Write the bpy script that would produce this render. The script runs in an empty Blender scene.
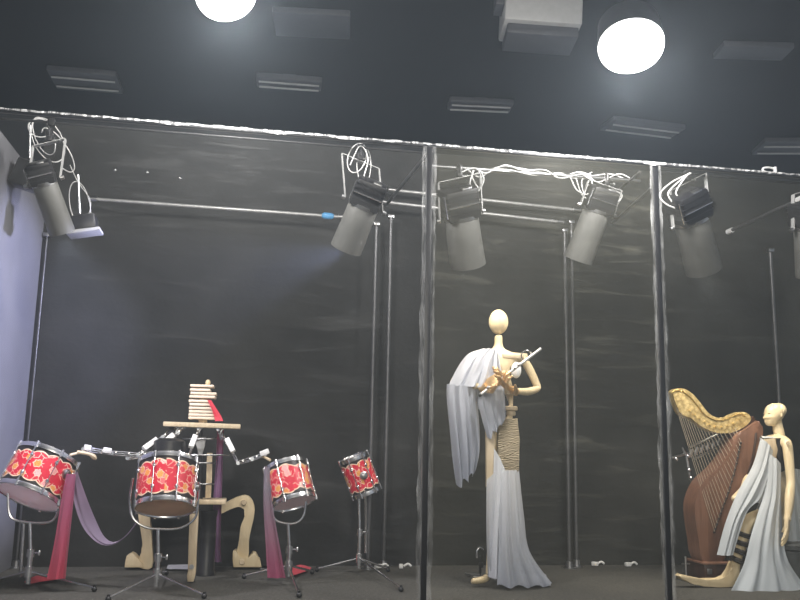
import bpy, bmesh, math, random
from mathutils import Vector, Matrix, noise
random.seed(7)
PI = math.pi
C = bpy.context.scene.collection
V = Vector

# ------------------------------------------------------------------ camera
FP, YAW, PITCH, ROLL = 850.0, math.radians(10), math.radians(10), 0.02
CAM = V((0, 0, .85))
_h = V((math.sin(YAW), math.cos(YAW), 0))
FW = _h * math.cos(PITCH) + V((0, 0, 1)) * math.sin(PITCH)
_r = V((math.cos(YAW), -math.sin(YAW), 0)); _u = _r.cross(FW)
RT = _r * math.cos(ROLL) + _u * math.sin(ROLL)
UP = _u * math.cos(ROLL) - _r * math.sin(ROLL)
cd = bpy.data.cameras.new('camera'); cam = bpy.data.objects.new('camera', cd); C.objects.link(cam)
cd.sensor_width = 36; cd.lens = FP / 800 * 36; cd.clip_end = 60
m = Matrix((RT, UP, -FW)).transposed().to_4x4(); m.translation = CAM
cam.matrix_world = m
bpy.context.scene.camera = cam

def ray(px, py): return FW * FP + RT * (px - 400) + UP * (300 - py)
def W(px, py, Y): v = ray(px, py); return CAM + v * (Y / v.y)          # point at a given depth
def G(px, py, z=0.0): v = ray(px, py); return CAM + v * ((z - CAM.z) / v.z)  # point at a given height
def S(px, py, Y): return (W(px + 1, py, Y) - W(px, py, Y)).length        # metres per pixel there

YB, YF, ZR, XL = 6.46, 4.89, 2.70, -1.54     # back wall, front film, rail height, left wall
XP1, XP2 = 1.03, 2.52                        # the two front posts

# ------------------------------------------------------------------ materials
def nt(name):
    mt = bpy.data.materials.new(name); mt.use_nodes = True
    t = mt.node_tree; b = t.nodes['Principled BSDF']
    return mt, t, b
def N(t, kind, **kw):
    n = t.nodes.new(kind)
    for k, v in kw.items():
        if k in n.inputs: n.inputs[k].default_value = v
        else: setattr(n, k, v)
    return n
def ramp(t, fac, stops):
    r = t.nodes.new('ShaderNodeValToRGB'); e = r.color_ramp.elements
    while len(e) < len(stops): e.new(.5)
    for i, (p, c) in enumerate(stops): e[i].position = p; e[i].color = (*c, 1)
    t.links.new(fac, r.inputs[0]); return r.outputs[0]
def math_(t, op, a, b=None, c=None):
    n = t.nodes.new('ShaderNodeMath'); n.operation = op
    for i, x in enumerate((a, b, c)):
        if x is None: continue
        if isinstance(x, (int, float)): n.inputs[i].default_value = x
        else: t.links.new(x, n.inputs[i])
    return n.outputs[0]
def coords(t, scale=(1, 1, 1)):
    tc = t.nodes.new('ShaderNodeTexCoord'); mp = t.nodes.new('ShaderNodeMapping')
    mp.inputs['Scale'].default_value = scale
    t.links.new(tc.outputs['Object'], mp.inputs[0]); return mp.outputs[0]
def plain(name, col, rough=.5, metal=0, spec=.5, var=.12, scale=20, bump=0, bscale=60):
    mt, t, b = nt(name)
    co = coords(t)
    n = N(t, 'ShaderNodeTexNoise', Scale=scale, Detail=4.0); t.links.new(co, n.inputs['Vector'])
    a = tuple(c * (1 - var) for c in col); d = tuple(min(1, c * (1 + var)) for c in col)
    t.links.new(ramp(t, n.outputs[0], [(.3, a), (.7, d)]), b.inputs['Base Color'])
    b.inputs['Roughness'].default_value = rough; b.inputs['Metallic'].default_value = metal
    b.inputs['Specular IOR Level'].default_value = spec
    if bump:
        n2 = N(t, 'ShaderNodeTexNoise', Scale=bscale, Detail=5.0); t.links.new(co, n2.inputs['Vector'])
        bp = N(t, 'ShaderNodeBump', Strength=bump, Distance=.01)
        t.links.new(n2.outputs[0], bp.inputs['Height']); t.links.new(bp.outputs[0], b.inputs['Normal'])
    return mt
def wood(name, a, b_, scale=(30, 30, 4), rough=.45):
    mt, t, b = nt(name)
    co = coords(t, scale)
    n = N(t, 'ShaderNodeTexNoise', Scale=1.0, Detail=5.0, Distortion=1.2); t.links.new(co, n.inputs['Vector'])
    t.links.new(ramp(t, n.outputs[0], [(.3, a), (.7, b_)]), b.inputs['Base Color'])
    b.inputs['Roughness'].default_value = rough
    return mt
M = {}
M['wood'] = wood('pale_wood', (.55, .43, .28), (.68, .56, .39))
M['woodcream'] = wood('cream_wood', (.66, .52, .31), (.76, .63, .41), rough=.38)
M['slat'] = wood('slat_wood', (.74, .60, .47), (.84, .72, .58), (8, 40, 40))
M['harpwood'] = wood('harp_wood', (.15, .074, .047), (.22, .112, .072), (22, 22, 3), .4)
M['harpdark'] = wood('harp_dark_wood', (.03, .014, .010), (.055, .026, .018), (22, 22, 3), .35)
M['chrome'] = plain('chrome', (.82, .82, .84), .25, 1, var=.05)
M['silver'] = plain('satin_silver', (.75, .74, .72), .45, .6)
M['steel'] = plain('steel', (.42, .42, .43), .35, 1, var=.1)
M['galv'] = plain('galvanised_pipe', (.13, .13, .135), .42, .6, var=.15)
M['black'] = plain('black_plastic', (.014, .014, .016), .42)
M['blackmetal'] = plain('black_metal', (.03, .03, .033), .34, .4)
M['darkgrey'] = plain('dark_barrel', (.062, .062, .058), .5, var=.06)
M['grey'] = plain('barrel_grey', (.115, .115, .108), .55, var=.06)
M['greylight'] = plain('grey_plate', (.36, .36, .36), .5, var=.06)
M['white'] = plain('white_plastic', (.80, .80, .80), .4, var=.04)
M['pipe'] = plain('bright_pipe', (.42, .42, .42), .4, .45, var=.15)
M['cable'] = plain('cable_sheath', (.62, .62, .62), .35, var=.08)
M['gold'] = plain('gold_metal', (.74, .50, .26), .32, .75, var=.12, bump=.3, bscale=90)
M['brass'] = plain('brass', (.72, .52, .2), .3, .9)
def drumhead(name, col, var, scale):
    mt = plain(name, col, .5, var=var, scale=scale); t = mt.node_tree; b = t.nodes['Principled BSDF']
    tl = t.nodes.new('ShaderNodeBsdfTranslucent'); tl.inputs[0].default_value = (*col, 1)
    mx = t.nodes.new('ShaderNodeMixShader'); mx.inputs[0].default_value = .5
    t.links.new(b.outputs[0], mx.inputs[1]); t.links.new(tl.outputs[0], mx.inputs[2]); t.links.new(mx.outputs[0], t.nodes['Material Output'].inputs[0])
    return mt
M['head'] = drumhead('drum_head', (.86, .83, .84), .04, 20)
M['headtan'] = drumhead('drum_head_tan', (.60, .49, .36), .15, 14)
M['backcloth'] = plain('black_backcloth', (.029, .029, .028), .9, spec=.12, var=.22, scale=3, bump=.25, bscale=25)
M['leftcloth'] = plain('grey_side_cloth', (.17, .17, .185), .85, spec=.15, var=.1, scale=2)
M['carpet'] = plain('stage_carpet', (.085, .082, .074), .95, spec=.1, var=.3, scale=60, bump=.5, bscale=180)
M['ceil'] = plain('hall_ceiling_paint', (.006, .007, .010), .8, spec=.2, var=.25, scale=.8)
M['yellow'] = plain('yellow_plug', (.75, .55, .05), .4)
M['blue'] = plain('blue_tape', (.08, .32, .62), .45)
M['strap'] = plain('black_strap', (.02, .016, .014), .5)
M['dgrey'] = plain('dark_grey_cloth', (.085, .09, .092), .85, var=.2, bump=.2)
M['string'] = plain('harp_string', (.40, .34, .26), .4, var=.1)
M['sheet'] = plain('pale_sheet', (.55, .55, .6), .6, var=.08)

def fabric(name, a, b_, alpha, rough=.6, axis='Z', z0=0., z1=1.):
    """thin cloth; colour runs from a to b_ along its height, partly see-through"""
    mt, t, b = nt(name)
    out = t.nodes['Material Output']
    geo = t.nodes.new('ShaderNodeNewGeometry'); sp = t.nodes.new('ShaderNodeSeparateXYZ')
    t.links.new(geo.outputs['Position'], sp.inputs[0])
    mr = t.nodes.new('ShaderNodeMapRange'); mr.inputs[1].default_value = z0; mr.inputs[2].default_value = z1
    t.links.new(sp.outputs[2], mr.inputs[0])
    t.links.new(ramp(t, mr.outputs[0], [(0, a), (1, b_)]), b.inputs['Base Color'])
    b.inputs['Roughness'].default_value = rough
    b.inputs['Sheen Weight'].default_value = .2
    co = coords(t); n = N(t, 'ShaderNodeTexNoise', Scale=150.0, Detail=2.0); t.links.new(co, n.inputs['Vector'])
    bp = N(t, 'ShaderNodeBump', Strength=.08, Distance=.004); t.links.new(n.outputs[0], bp.inputs['Height'])
    t.links.new(bp.outputs[0], b.inputs['Normal'])
    tl = t.nodes.new('ShaderNodeBsdfTranslucent'); tl.inputs[0].default_value = (*b_, 1)
    m1 = t.nodes.new('ShaderNodeMixShader'); m1.inputs[0].default_value = .25
    t.links.new(b.outputs[0], m1.inputs[1]); t.links.new(tl.outputs[0], m1.inputs[2])
    tr = t.nodes.new('ShaderNodeBsdfTransparent')
    m2 = t.nodes.new('ShaderNodeMixShader'); m2.inputs[0].default_value = alpha
    t.links.new(tr.outputs[0], m2.inputs[1]); t.links.new(m1.outputs[0], m2.inputs[2])
    t.links.new(m2.outputs[0], out.inputs[0])
    return mt
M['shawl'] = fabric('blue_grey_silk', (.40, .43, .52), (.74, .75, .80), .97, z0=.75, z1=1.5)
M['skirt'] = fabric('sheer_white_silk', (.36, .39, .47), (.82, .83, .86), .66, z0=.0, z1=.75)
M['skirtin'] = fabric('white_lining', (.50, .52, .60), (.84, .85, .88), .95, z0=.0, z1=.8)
M['gown'] = fabric('pale_grey_silk', (.58, .63, .68), (.66, .68, .69), .95, z0=.0, z1=.9)
M['ribbon1'] = fabric('pink_ribbon', (.70, .07, .12), (.46, .15, .30), .88, z0=0, z1=.75)
M['ribbon2'] = fabric('mauve_ribbon', (.42, .34, .48), (.40, .26, .42), .58, z0=.35, z1=.75)
M['ribbon3'] = fabric('red_sash', (.30, .16, .34), (.62, .05, .10), .92, z0=.75, z1=1.08)
M['ribbon4'] = fabric('crimson_ribbon', (.48, .07, .18), (.36, .31, .38), .68, z0=.05, z1=.6)
M['ribbon5'] = fabric('red_ribbon', (.78, .05, .09), (.78, .05, .09), .95)

def film(name, base, streak, seed, tone=(.80, .81, .82)):
    mt, t, b = nt(name); out = t.nodes['Material Output']
    tc = t.nodes.new('ShaderNodeTexCoord')
    def layer(scale, rot, sc, lo, hi):
        mp = t.nodes.new('ShaderNodeMapping'); mp.inputs['Scale'].default_value = scale
        mp.inputs['Rotation'].default_value = (0, rot, 0); mp.inputs['Location'].default_value = (seed, 0, seed * .7)
        t.links.new(tc.outputs['Object'], mp.inputs[0])
        n = N(t, 'ShaderNodeTexNoise', Scale=sc, Detail=6.0, Roughness=.6, Distortion=.6); t.links.new(mp.outputs[0], n.inputs['Vector'])
        mr = t.nodes.new('ShaderNodeMapRange'); mr.inputs[1].default_value = lo; mr.inputs[2].default_value = hi
        t.links.new(n.outputs[0], mr.inputs[0]); return mr.outputs[0], n.outputs[0]
    s1, h1 = layer((.7, 1, 5), .25, 2.2, .55, .80)
    s2, h2 = layer((1.2, 1, 9), -.35, 2.6, .60, .85)
    s3, h3 = layer((.5, 1, .5), 0, 1.5, .35, .75)
    f1 = math_(t, 'MULTIPLY', math_(t, 'ADD', s1, s2), streak)
    f2 = math_(t, 'ADD', f1, math_(t, 'MULTIPLY_ADD', s3, base * .6, base * .7))
    b.inputs['Base Color'].default_value = (*tone, 1); b.inputs['Roughness'].default_value = .32
    bp = N(t, 'ShaderNodeBump', Strength=.5, Distance=.02); t.links.new(h1, bp.inputs['Height']); t.links.new(bp.outputs[0], b.inputs['Normal'])
    tr = t.nodes.new('ShaderNodeBsdfTransparent'); tr.inputs[0].default_value = (.97, .97, .97, 1)
    mx = t.nodes.new('ShaderNodeMixShader'); t.links.new(f2, mx.inputs[0])
    t.links.new(tr.outputs[0], mx.inputs[1]); t.links.new(b.outputs[0], mx.inputs[2]); t.links.new(mx.outputs[0], out.inputs[0])
    return mt
def crinkle(name, fac):
    """bunched, taped film edge: milky and shiny"""
    mt, t, b = nt(name); out = t.nodes['Material Output']
    co = coords(t, (30, 30, 5)); n = N(t, 'ShaderNodeTexNoise', Scale=1.0, Detail=6.0, Roughness=.65); t.links.new(co, n.inputs['Vector'])
    b.inputs['Base Color'].default_value = (.82, .83, .84, 1); b.inputs['Roughness'].default_value = .28
    bp = N(t, 'ShaderNodeBump', Strength=.9, Distance=.02); t.links.new(n.outputs[0], bp.inputs['Height']); t.links.new(bp.outputs[0], b.inputs['Normal'])
    mr = t.nodes.new('ShaderNodeMapRange'); mr.inputs[1].default_value = .4; mr.inputs[2].default_value = .7; mr.inputs[3].default_value = fac * .12; mr.inputs[4].default_value = fac
    t.links.new(n.outputs[0], mr.inputs[0])
    tr = t.nodes.new('ShaderNodeBsdfTransparent'); mx = t.nodes.new('ShaderNodeMixShader')
    t.links.new(mr.outputs[0], mx.inputs[0]); t.links.new(tr.outputs[0], mx.inputs[1]); t.links.new(b.outputs[0], mx.inputs[2]); t.links.new(mx.outputs[0], out.inputs[0])
    return mt
M['crinkle'] = crinkle('crinkled_film', .34)
M['tape'] = crinkle('milky_tape', 1.0)

def emit(name, col, k):
    mt, t, b = nt(name); b.inputs['Base Color'].default_value = (0.9, .9, .9, 1)
    b.inputs['Emission Color'].default_value = (*col, 1); b.inputs['Emission Strength'].default_value = k
    return mt
M['lamp'] = emit('lamp_diffuser', (1, .985, .95), 14)
M['lens'] = emit('stage_lens', (1, .93, .82), .6)

def drum_wrap(name, half):
    """red wrap with gold and pink blossoms, cream scalloped outline, dark bands at both ends"""
    mt, t, b = nt(name)
    uv = t.nodes.new('ShaderNodeUVMap'); sp = t.nodes.new('ShaderNodeSeparateXYZ'); t.links.new(uv.outputs[0], sp.inputs[0])
    u, v = sp.outputs[0], sp.outputs[1]          # metres round the shell, metres up from its middle
    # scalloped border
    sc = math_(t, 'ABSOLUTE', math_(t, 'SINE', math_(t, 'MULTIPLY', u, 34.0)))
    sc2 = math_(t, 'MULTIPLY_ADD', math_(t, 'SINE', math_(t, 'MULTIPLY', u, 11.0)), .006, half * .66)
    lim = math_(t, 'MULTIPLY_ADD', sc, .016, sc2)
    dv = math_(t, 'SUBTRACT', lim, math_(t, 'ABSOLUTE', v))          # >0 inside
    inside = math_(t, 'GREATER_THAN', dv, 0.0)
    line = math_(t, 'LESS_THAN', math_(t, 'ABSOLUTE', math_(t, 'SUBTRACT', dv, .003)), .0035)
    # blossoms
    nz = N(t, 'ShaderNodeTexNoise', Scale=22.0, Detail=2.0); t.links.new(uv.outputs[0], nz.inputs['Vector'])
    ad = t.nodes.new('ShaderNodeMix'); ad.data_type = 'VECTOR'; ad.inputs[0].default_value = .022
    t.links.new(uv.outputs[0], ad.inputs[4]); t.links.new(nz.outputs[1], ad.inputs[5])
    vo = N(t, 'ShaderNodeTexVoronoi', Scale=14.5, Randomness=.85); vo.voronoi_dimensions = '2D'; t.links.new(ad.outputs[1], vo.inputs['Vector'])
    d = vo.outputs['Distance']
    sub = t.nodes.new('ShaderNodeVectorMath'); sub.operation = 'SUBTRACT'
    scl = t.nodes.new('ShaderNodeVectorMath'); scl.operation = 'SCALE'; scl.inputs['Scale'].default_value = 1.0
    t.links.new(ad.outputs[1], scl.inputs[0]); t.links.new(scl.outputs[0], sub.inputs[0]); t.links.new(vo.outputs['Position'], sub.inputs[1])
    s2 = t.nodes.new('ShaderNodeSeparateXYZ'); t.links.new(sub.outputs[0], s2.inputs[0])
    ang = math_(t, 'ARCTAN2', s2.outputs[1], s2.outputs[0])
    pet = math_(t, 'MULTIPLY_ADD', math_(t, 'SINE', math_(t, 'MULTIPLY', ang, 6.0)), .035, .30)
    flower = math_(t, 'LESS_THAN', d, pet)
    edge = math_(t, 'LESS_THAN', math_(t, 'ABSOLUTE', math_(t, 'SUBTRACT', d, pet)), .028)
    swirl = math_(t, 'LESS_THAN', math_(t, 'ABSOLUTE', math_(t, 'SUBTRACT', math_(t, 'SINE', math_(t, 'MULTIPLY_ADD', d, 34.0, ang)), .0)), .35)
    core = math_(t, 'MULTIPLY', flower, swirl)
    csep = t.nodes.new('ShaderNodeSeparateColor'); t.links.new(vo.outputs['Color'], csep.inputs[0])
    fc = ramp(t, csep.outputs[0], [(.0, (.80, .33, .06)), (.38, (.82, .44, .10)), (.50, (.82, .42, .10)), (.54, (.84, .45, .45)), (.66, (.85, .60, .55)), (.72, (.72, .02, .05))])
    vo2 = N(t, 'ShaderNodeTexVoronoi', Scale=30.0); vo2.voronoi_dimensions = '2D'; vo2.feature = 'DISTANCE_TO_EDGE'; t.links.new(ad.outputs[1], vo2.inputs['Vector'])
    tend = math_(t, 'MULTIPLY', math_(t, 'LESS_THAN', vo2.outputs[0], .055), math_(t, 'LESS_THAN', math_(t, 'SUBTRACT', nz.outputs[0], .47), 0))
    def mix(f, a, c):
        mx = t.nodes.new('ShaderNodeMix'); mx.data_type = 'RGBA'
        t.links.new(f, mx.inputs[0])
        for i, x in ((6, a), (7, c)):
            if isinstance(x, tuple): mx.inputs[i].default_value = (*x, 1)
            else: t.links.new(x, mx.inputs[i])
        return mx.outputs[2]
    col = mix(flower, (.62, .018, .045), fc)
    col = mix(core, col, (.66, .05, .05))
    col = mix(math_(t, 'MULTIPLY', tend, math_(t, 'SUBTRACT', 1.0, flower)), col, (.86, .52, .42))
    col = mix(edge, col, (.86, .62, .50))
    col = mix(inside, (.02, .016, .016), col)
    col = mix(line, col, (.88, .66, .48))
    t.links.new(col, b.inputs['Base Color']); b.inputs['Roughness'].default_value = .38
    return mt

def neck_gold(name):
    mt, t, b = nt(name)
    co = coords(t); vo = N(t, 'ShaderNodeTexVoronoi', Scale=38.0); t.links.new(co, vo.inputs['Vector'])
    n = N(t, 'ShaderNodeTexNoise', Scale=55.0, Detail=4.0); t.links.new(co, n.inputs['Vector'])
    t.links.new(ramp(t, vo.outputs[0], [(.1, (.74, .58, .28)), (.5, (.60, .45, .20)), (.8, (.42, .30, .12))]), b.inputs['Base Color'])
    b.inputs['Metallic'].default_value = .35; b.inputs['Roughness'].default_value = .42
    bp = N(t, 'ShaderNodeBump', Strength=.5, Distance=.006); t.links.new(vo.outputs[0], bp.inputs['Height']); t.links.new(bp.outputs[0], b.inputs['Normal'])
    return mt
M['neckgold'] = neck_gold('gilded_carving')
def carved(name):
    mt, t, b = nt(name)
    co = coords(t, (1, 1, 1))
    w = N(t, 'ShaderNodeTexWave', Scale=30.0, Distortion=9.0, Detail=2.0); w.bands_direction = 'Z'; t.links.new(co, w.inputs['Vector'])
    t.links.new(ramp(t, w.outputs[1], [(.1, (.52, .40, .24)), (.6, (.74, .61, .41))]), b.inputs['Base Color'])
    bp = N(t, 'ShaderNodeBump', Strength=1.0, Distance=.02); t.links.new(w.outputs[1], bp.inputs['Height']); t.links.new(bp.outputs[0], b.inputs['Normal'])
    b.inputs['Roughness'].default_value = .5
    return mt
M['carved'] = carved('carved_wood')

# ------------------------------------------------------------------ mesh helpers
def frame_of(d):
    d = d.normalized(); a = V((0, 0, 1)) if abs(d.z) < .9 else V((1, 0, 0))
    x = a.cross(d).normalized(); return x, d.cross(x)
def smooth(pts, k=6):
    pts = [V(p) for p in pts]; out = []
    for i in range(len(pts) - 1):
        p0 = pts[max(i - 1, 0)]; p1 = pts[i]; p2 = pts[i + 1]; p3 = pts[min(i + 2, len(pts) - 1)]
        for j in range(k):
            t = j / k
            out.append(.5 * ((2 * p1) + (p2 - p0) * t + (2 * p0 - 5 * p1 + 4 * p2 - p3) * t * t + (3 * p1 - p0 - 3 * p2 + p3) * t ** 3))
    out.append(pts[-1]); return out
def lerpl(pts, t):
    x = t * (len(pts) - 1); i = min(int(x), len(pts) - 2); return pts[i].lerp(pts[i + 1], x - i)
ORG = {}
class MB:
    def __init__(s): s.bm = bmesh.new(); s.smooth_ = True; s.uv = None
    def tube(s, pts, r, n=8, closed=False):
        pts = [V(p) for p in pts]; k = len(pts)
        rs = [r] * k if isinstance(r, (int, float)) else list(r)
        rings = []; up = None
        for i, p in enumerate(pts):
            a = pts[i - 1] if (i or closed) else p; b = pts[(i + 1) % k] if (i < k - 1 or closed) else p
            d = (b - a).normalized() if (b - a).length > 1e-9 else V((0, 0, 1))
            if up is None: x, y = frame_of(d)
            else:
                x = (up - d * up.dot(d))
                x = x.normalized() if x.length > 1e-6 else frame_of(d)[0]
                y = d.cross(x)
            up = x
            rings.append([s.bm.verts.new(p + (x * math.cos(q) + y * math.sin(q)) * rs[i]) for q in (2 * PI * j / n for j in range(n))])
        for i in range(k if closed else k - 1):
            A, B = rings[i], rings[(i + 1) % k]
            for j in range(n): s.bm.faces.new((A[j], A[(j + 1) % n], B[(j + 1) % n], B[j]))
        if not closed:
            s.bm.faces.new(rings[0][::-1]); s.bm.faces.new(rings[-1])
        return s
    def cyl(s, a, b, r0, r1=None, n=16): return s.tube([a, b], [r0, r0 if r1 is None else r1], n)
    def box(s, c, size, R=None, bev=.0):
        R = R or Matrix.Identity(3); c = V(c)
        vs = [s.bm.verts.new(c + R @ V((x * size[0] / 2, y * size[1] / 2, z * size[2] / 2))) for x in (-1, 1) for y in (-1, 1) for z in (-1, 1)]
        fs = [s.bm.faces.new([vs[i] for i in q]) for q in ((0, 1, 3, 2), (4, 6, 7, 5), (0, 4, 5, 1), (2, 3, 7, 6), (0, 2, 6, 4), (1, 5, 7, 3))]
        if bev:
            es = list({e for f in fs for e in f.edges})
            bmesh.ops.bevel(s.bm, geom=es, offset=bev, segments=2, affect='EDGES', profile=.5)
        return s
    def beam(s, a, b, w, t, up=(0, 1, 0), bev=.0):
        """flat bar from a to b: w across, t along 'up'"""
        a, b = V(a), V(b); d = (b - a); L = d.length; d.normalize()
        u = V(up); u = (u - d * u.dot(d)).normalized(); x = u.cross(d)
        R = Matrix((x, u, d)).transposed()
        return s.box((a + b) / 2, (w, t, L), R, bev)
    def sphere(s, c, r, R=None, n=12):
        r = (r, r, r) if isinstance(r, (int, float)) else r
        R = R or Matrix.Identity(3); mm = Matrix.Translation(V(c)) @ R.to_4x4() @ Matrix.Diagonal((*r, 1))
        bmesh.ops.create_uvsphere(s.bm, u_segments=n * 2, v_segments=n, radius=1, matrix=mm); return s
    def lathe(s, prof, o, ax, n=32, closed=False, caps=True):
        o = V(o); ax = V(ax).normalized(); x, y = frame_of(ax); rings = []
        for r, z in prof:
            rings.append([s.bm.verts.new(o + ax * z + (x * math.cos(q) + y * math.sin(q)) * max(r, 1e-5)) for q in (2 * PI * j / n for j in range(n))])
        K = len(rings)
        for i in range(K if closed else K - 1):
            A, B = rings[i], rings[(i + 1) % K]
            for j in range(n): s.bm.faces.new((A[j], A[(j + 1) % n], B[(j + 1) % n], B[j]))
        if caps and not closed:
            s.bm.faces.new(rings[0][::-1]); s.bm.faces.new(rings[-1])
        return s
    def prism(s, pts, th, bev=.004, dirv=(0, 1, 0)):
        """closed outline (world points on one plane) given a thickness th, half each way"""
        dv = V(dirv) * th / 2; pts = [V(p) for p in pts]
        A = [s.bm.verts.new(p - dv) for p in pts]; B = [s.bm.verts.new(p + dv) for p in pts]; n = len(pts)
        fa = s.bm.faces.new(A); fb = s.bm.faces.new(B[::-1])
        for i in range(n): s.bm.faces.new((A[i], B[i], B[(i + 1) % n], A[(i + 1) % n]))
        if bev:
            es = list(fa.edges) + list(fb.edges)
            bmesh.ops.bevel(s.bm, geom=es, offset=bev, segments=2, affect='EDGES', profile=.5)
        return s
    def sheet(s, left, right, nu=24, nv=24, folds=5, amp=.012, bulge=0., ph=0., th=.003, grow=True, ragged=0.):
        """cloth between two edges, folds running down it"""
        L = smooth(left, 8); R = smooth(right, 8); g = []
        for j in range(nv + 1):
            t = j / nv; a = lerpl(L, t); b = lerpl(R, t); row = []
            k = amp * ((.25 + .75 * t) if grow else 1)
            for i in range(nu + 1):
                u = i / nu; p = a.lerp(b, u)
                w = math.sin(2 * PI * folds * u + ph + .8 * math.sin(3 * t + ph)) + .45 * math.sin(2 * PI * folds * 1.7 * u + 2 * ph + 2 * t)
                p = p + V((.25 * k * math.cos(2 * PI * folds * u + ph), -bulge * math.sin(PI * u) + k * w, 0))
                if ragged and t > .6: p = p + V((0, 0, ragged * (t - .6) / .4 * math.sin(2 * PI * folds * .8 * u + ph)))
                row.append(p)
            g.append(row)
        F = [[s.bm.verts.new(p) for p in r] for r in g]
        Bk = [[s.bm.verts.new(p + V((0, th, 0))) for p in r] for r in g]
        for j in range(nv):
            for i in range(nu):
                s.bm.faces.new((F[j][i], F[j][i + 1], F[j + 1][i + 1], F[j + 1][i])); s.bm.faces.new((Bk[j][i], Bk[j + 1][i], Bk[j + 1][i + 1], Bk[j][i + 1]))
        for j in range(nv):
            s.bm.faces.new((F[j][0], F[j + 1][0], Bk[j + 1][0], Bk[j][0])); s.bm.faces.new((F[j][nu], Bk[j][nu], Bk[j + 1][nu], F[j + 1][nu]))
        for i in range(nu):
            s.bm.faces.new((F[0][i], Bk[0][i], Bk[0][i + 1], F[0][i + 1])); s.bm.faces.new((F[nv][i], F[nv][i + 1], Bk[nv][i + 1], Bk[nv][i]))
        return s
    def build(s, name, mat, parent=None, sharp=35, org=None):
        bmesh.ops.recalc_face_normals(s.bm, faces=s.bm.faces)
        if parent is not None: org = ORG[parent.name]
        elif org is None:
            vs = [v.co for v in s.bm.verts]; lo = [min(v[i] for v in vs) for i in range(3)]; hi = [max(v[i] for v in vs) for i in range(3)]
            org = V(((lo[0] + hi[0]) / 2, (lo[1] + hi[1]) / 2, lo[2]))
        org = V(org)
        bmesh.ops.translate(s.bm, verts=s.bm.verts, vec=-org)
        me = bpy.data.meshes.new(name); s.bm.to_mesh(me); s.bm.free()
        for p in me.polygons: p.use_smooth = True
        me.set_sharp_from_angle(angle=math.radians(sharp))
        me.materials.append(mat)
        o = bpy.data.objects.new(name, me); C.objects.link(o)
        if parent is not None: o.parent = parent
        else: o.location = org
        ORG[o.name] = org
        return o
def tag(o, label, cat, group=None):
    o['label'] = label; o['category'] = cat
    if group: o['group'] = group
    return o
def thing(name, label, cat, loc, group=None):
    o = bpy.data.objects.new(name, None); C.objects.link(o); o.location = V(loc); o.empty_display_size = .05
    ORG[o.name] = V(loc); return tag(o, label, cat, group)
def struct(name, mb, mat, parent=None):
    o = mb.build(name, mat, parent)
    if parent is None: o['kind'] = 'structure'
    return o
def skin(name, verts, edges, mat, parent, root=0, sub=2, sharp=180):
    me = bpy.data.meshes.new('tmp'); org = ORG[parent.name]
    me.from_pydata([V(v[0]) - org for v in verts], edges, []); me.update()
    o = bpy.data.objects.new('tmp', me); C.objects.link(o)
    o.modifiers.new('s', 'SKIN'); o.modifiers.new('b', 'SUBSURF').levels = sub
    for i, v in enumerate(verts):
        r = v[1]; r = (r, r) if isinstance(r, (int, float)) else r
        me.skin_vertices[0].data[i].radius = r; me.skin_vertices[0].data[i].use_root = (i == root)
    dg = bpy.context.evaluated_depsgraph_get(); dg.update()
    nm = bpy.data.meshes.new_from_object(o.evaluated_get(dg)); nm.name = name
    bpy.data.objects.remove(o)
    for p in nm.polygons: p.use_smooth = True
    nm.materials.clear(); nm.materials.append(mat)
    q = bpy.data.objects.new(name, nm); C.objects.link(q); q.parent = parent; ORG[q.name] = org
    return q

# ------------------------------------------------------------------ setting
b = MB(); b.box((2.0, 3.2, -.06), (14, 12, .12)); struct('floor', b, M['carpet'])
b = MB(); b.box((2.2, YB + .06, 1.62), (7.6, .08, 3.24)); struct('wall_back', b, M['backcloth'])
b = MB(); b.box((XL - .04, 5.68, 1.345), (.08, 1.54, 2.69)); struct('wall_left', b, M['leftcloth'])
b = MB(); b.box((2, 6, 4.75), (18, 18, .12)); struct('ceiling', b, M['ceil'])
b = MB(); b.box((2, 15.0, 2.3), (18, .1, 4.8)); struct('wall_far', b, M['ceil'])
b = MB(); b.box((-7.0, 6, 2.3), (.1, 18, 4.8)); struct('wall_side', b, M['ceil'])

def film_panel(name, x0, x1, seed, base, streak, tone=(.80, .81, .82)):
    b = MB(); nx, nz = 24, 30; g = []
    for j in range(nz + 1):
        z = .005 + (ZR - .015) * j / nz; row = []
        for i in range(nx + 1):
            x = x0 + (x1 - x0) * i / nx
            e = min(i, nx - i, j, nz - j); k = min(1, e / 4)
            y = YF + .012 * noise.noise(V((x * 1.5 + seed, z * 2.6, seed))) * k + .02 * noise.noise(V((x * .5, z * .5, seed + 5))) * k
            row.append(b.bm.verts.new((x, y, z)))
        g.append(row)
    for j in range(nz):
        for i in range(nx): b.bm.faces.new((g[j][i], g[j][i + 1], g[j + 1][i + 1], g[j + 1][i]))
    return struct(name, b, film(name + '_film', base, streak, seed, tone))
film_panel('window_1', XL + .02, XP1 - .03, 1.3, .020, .035)
film_panel('window_2', XP1 + .03, XP2 - .02, 4.1, .034, .060, (.84, .82, .66))
film_panel('window_3', XP2 + .02, 4.60, 8.7, .026, .030, (.83, .82, .70))

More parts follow.
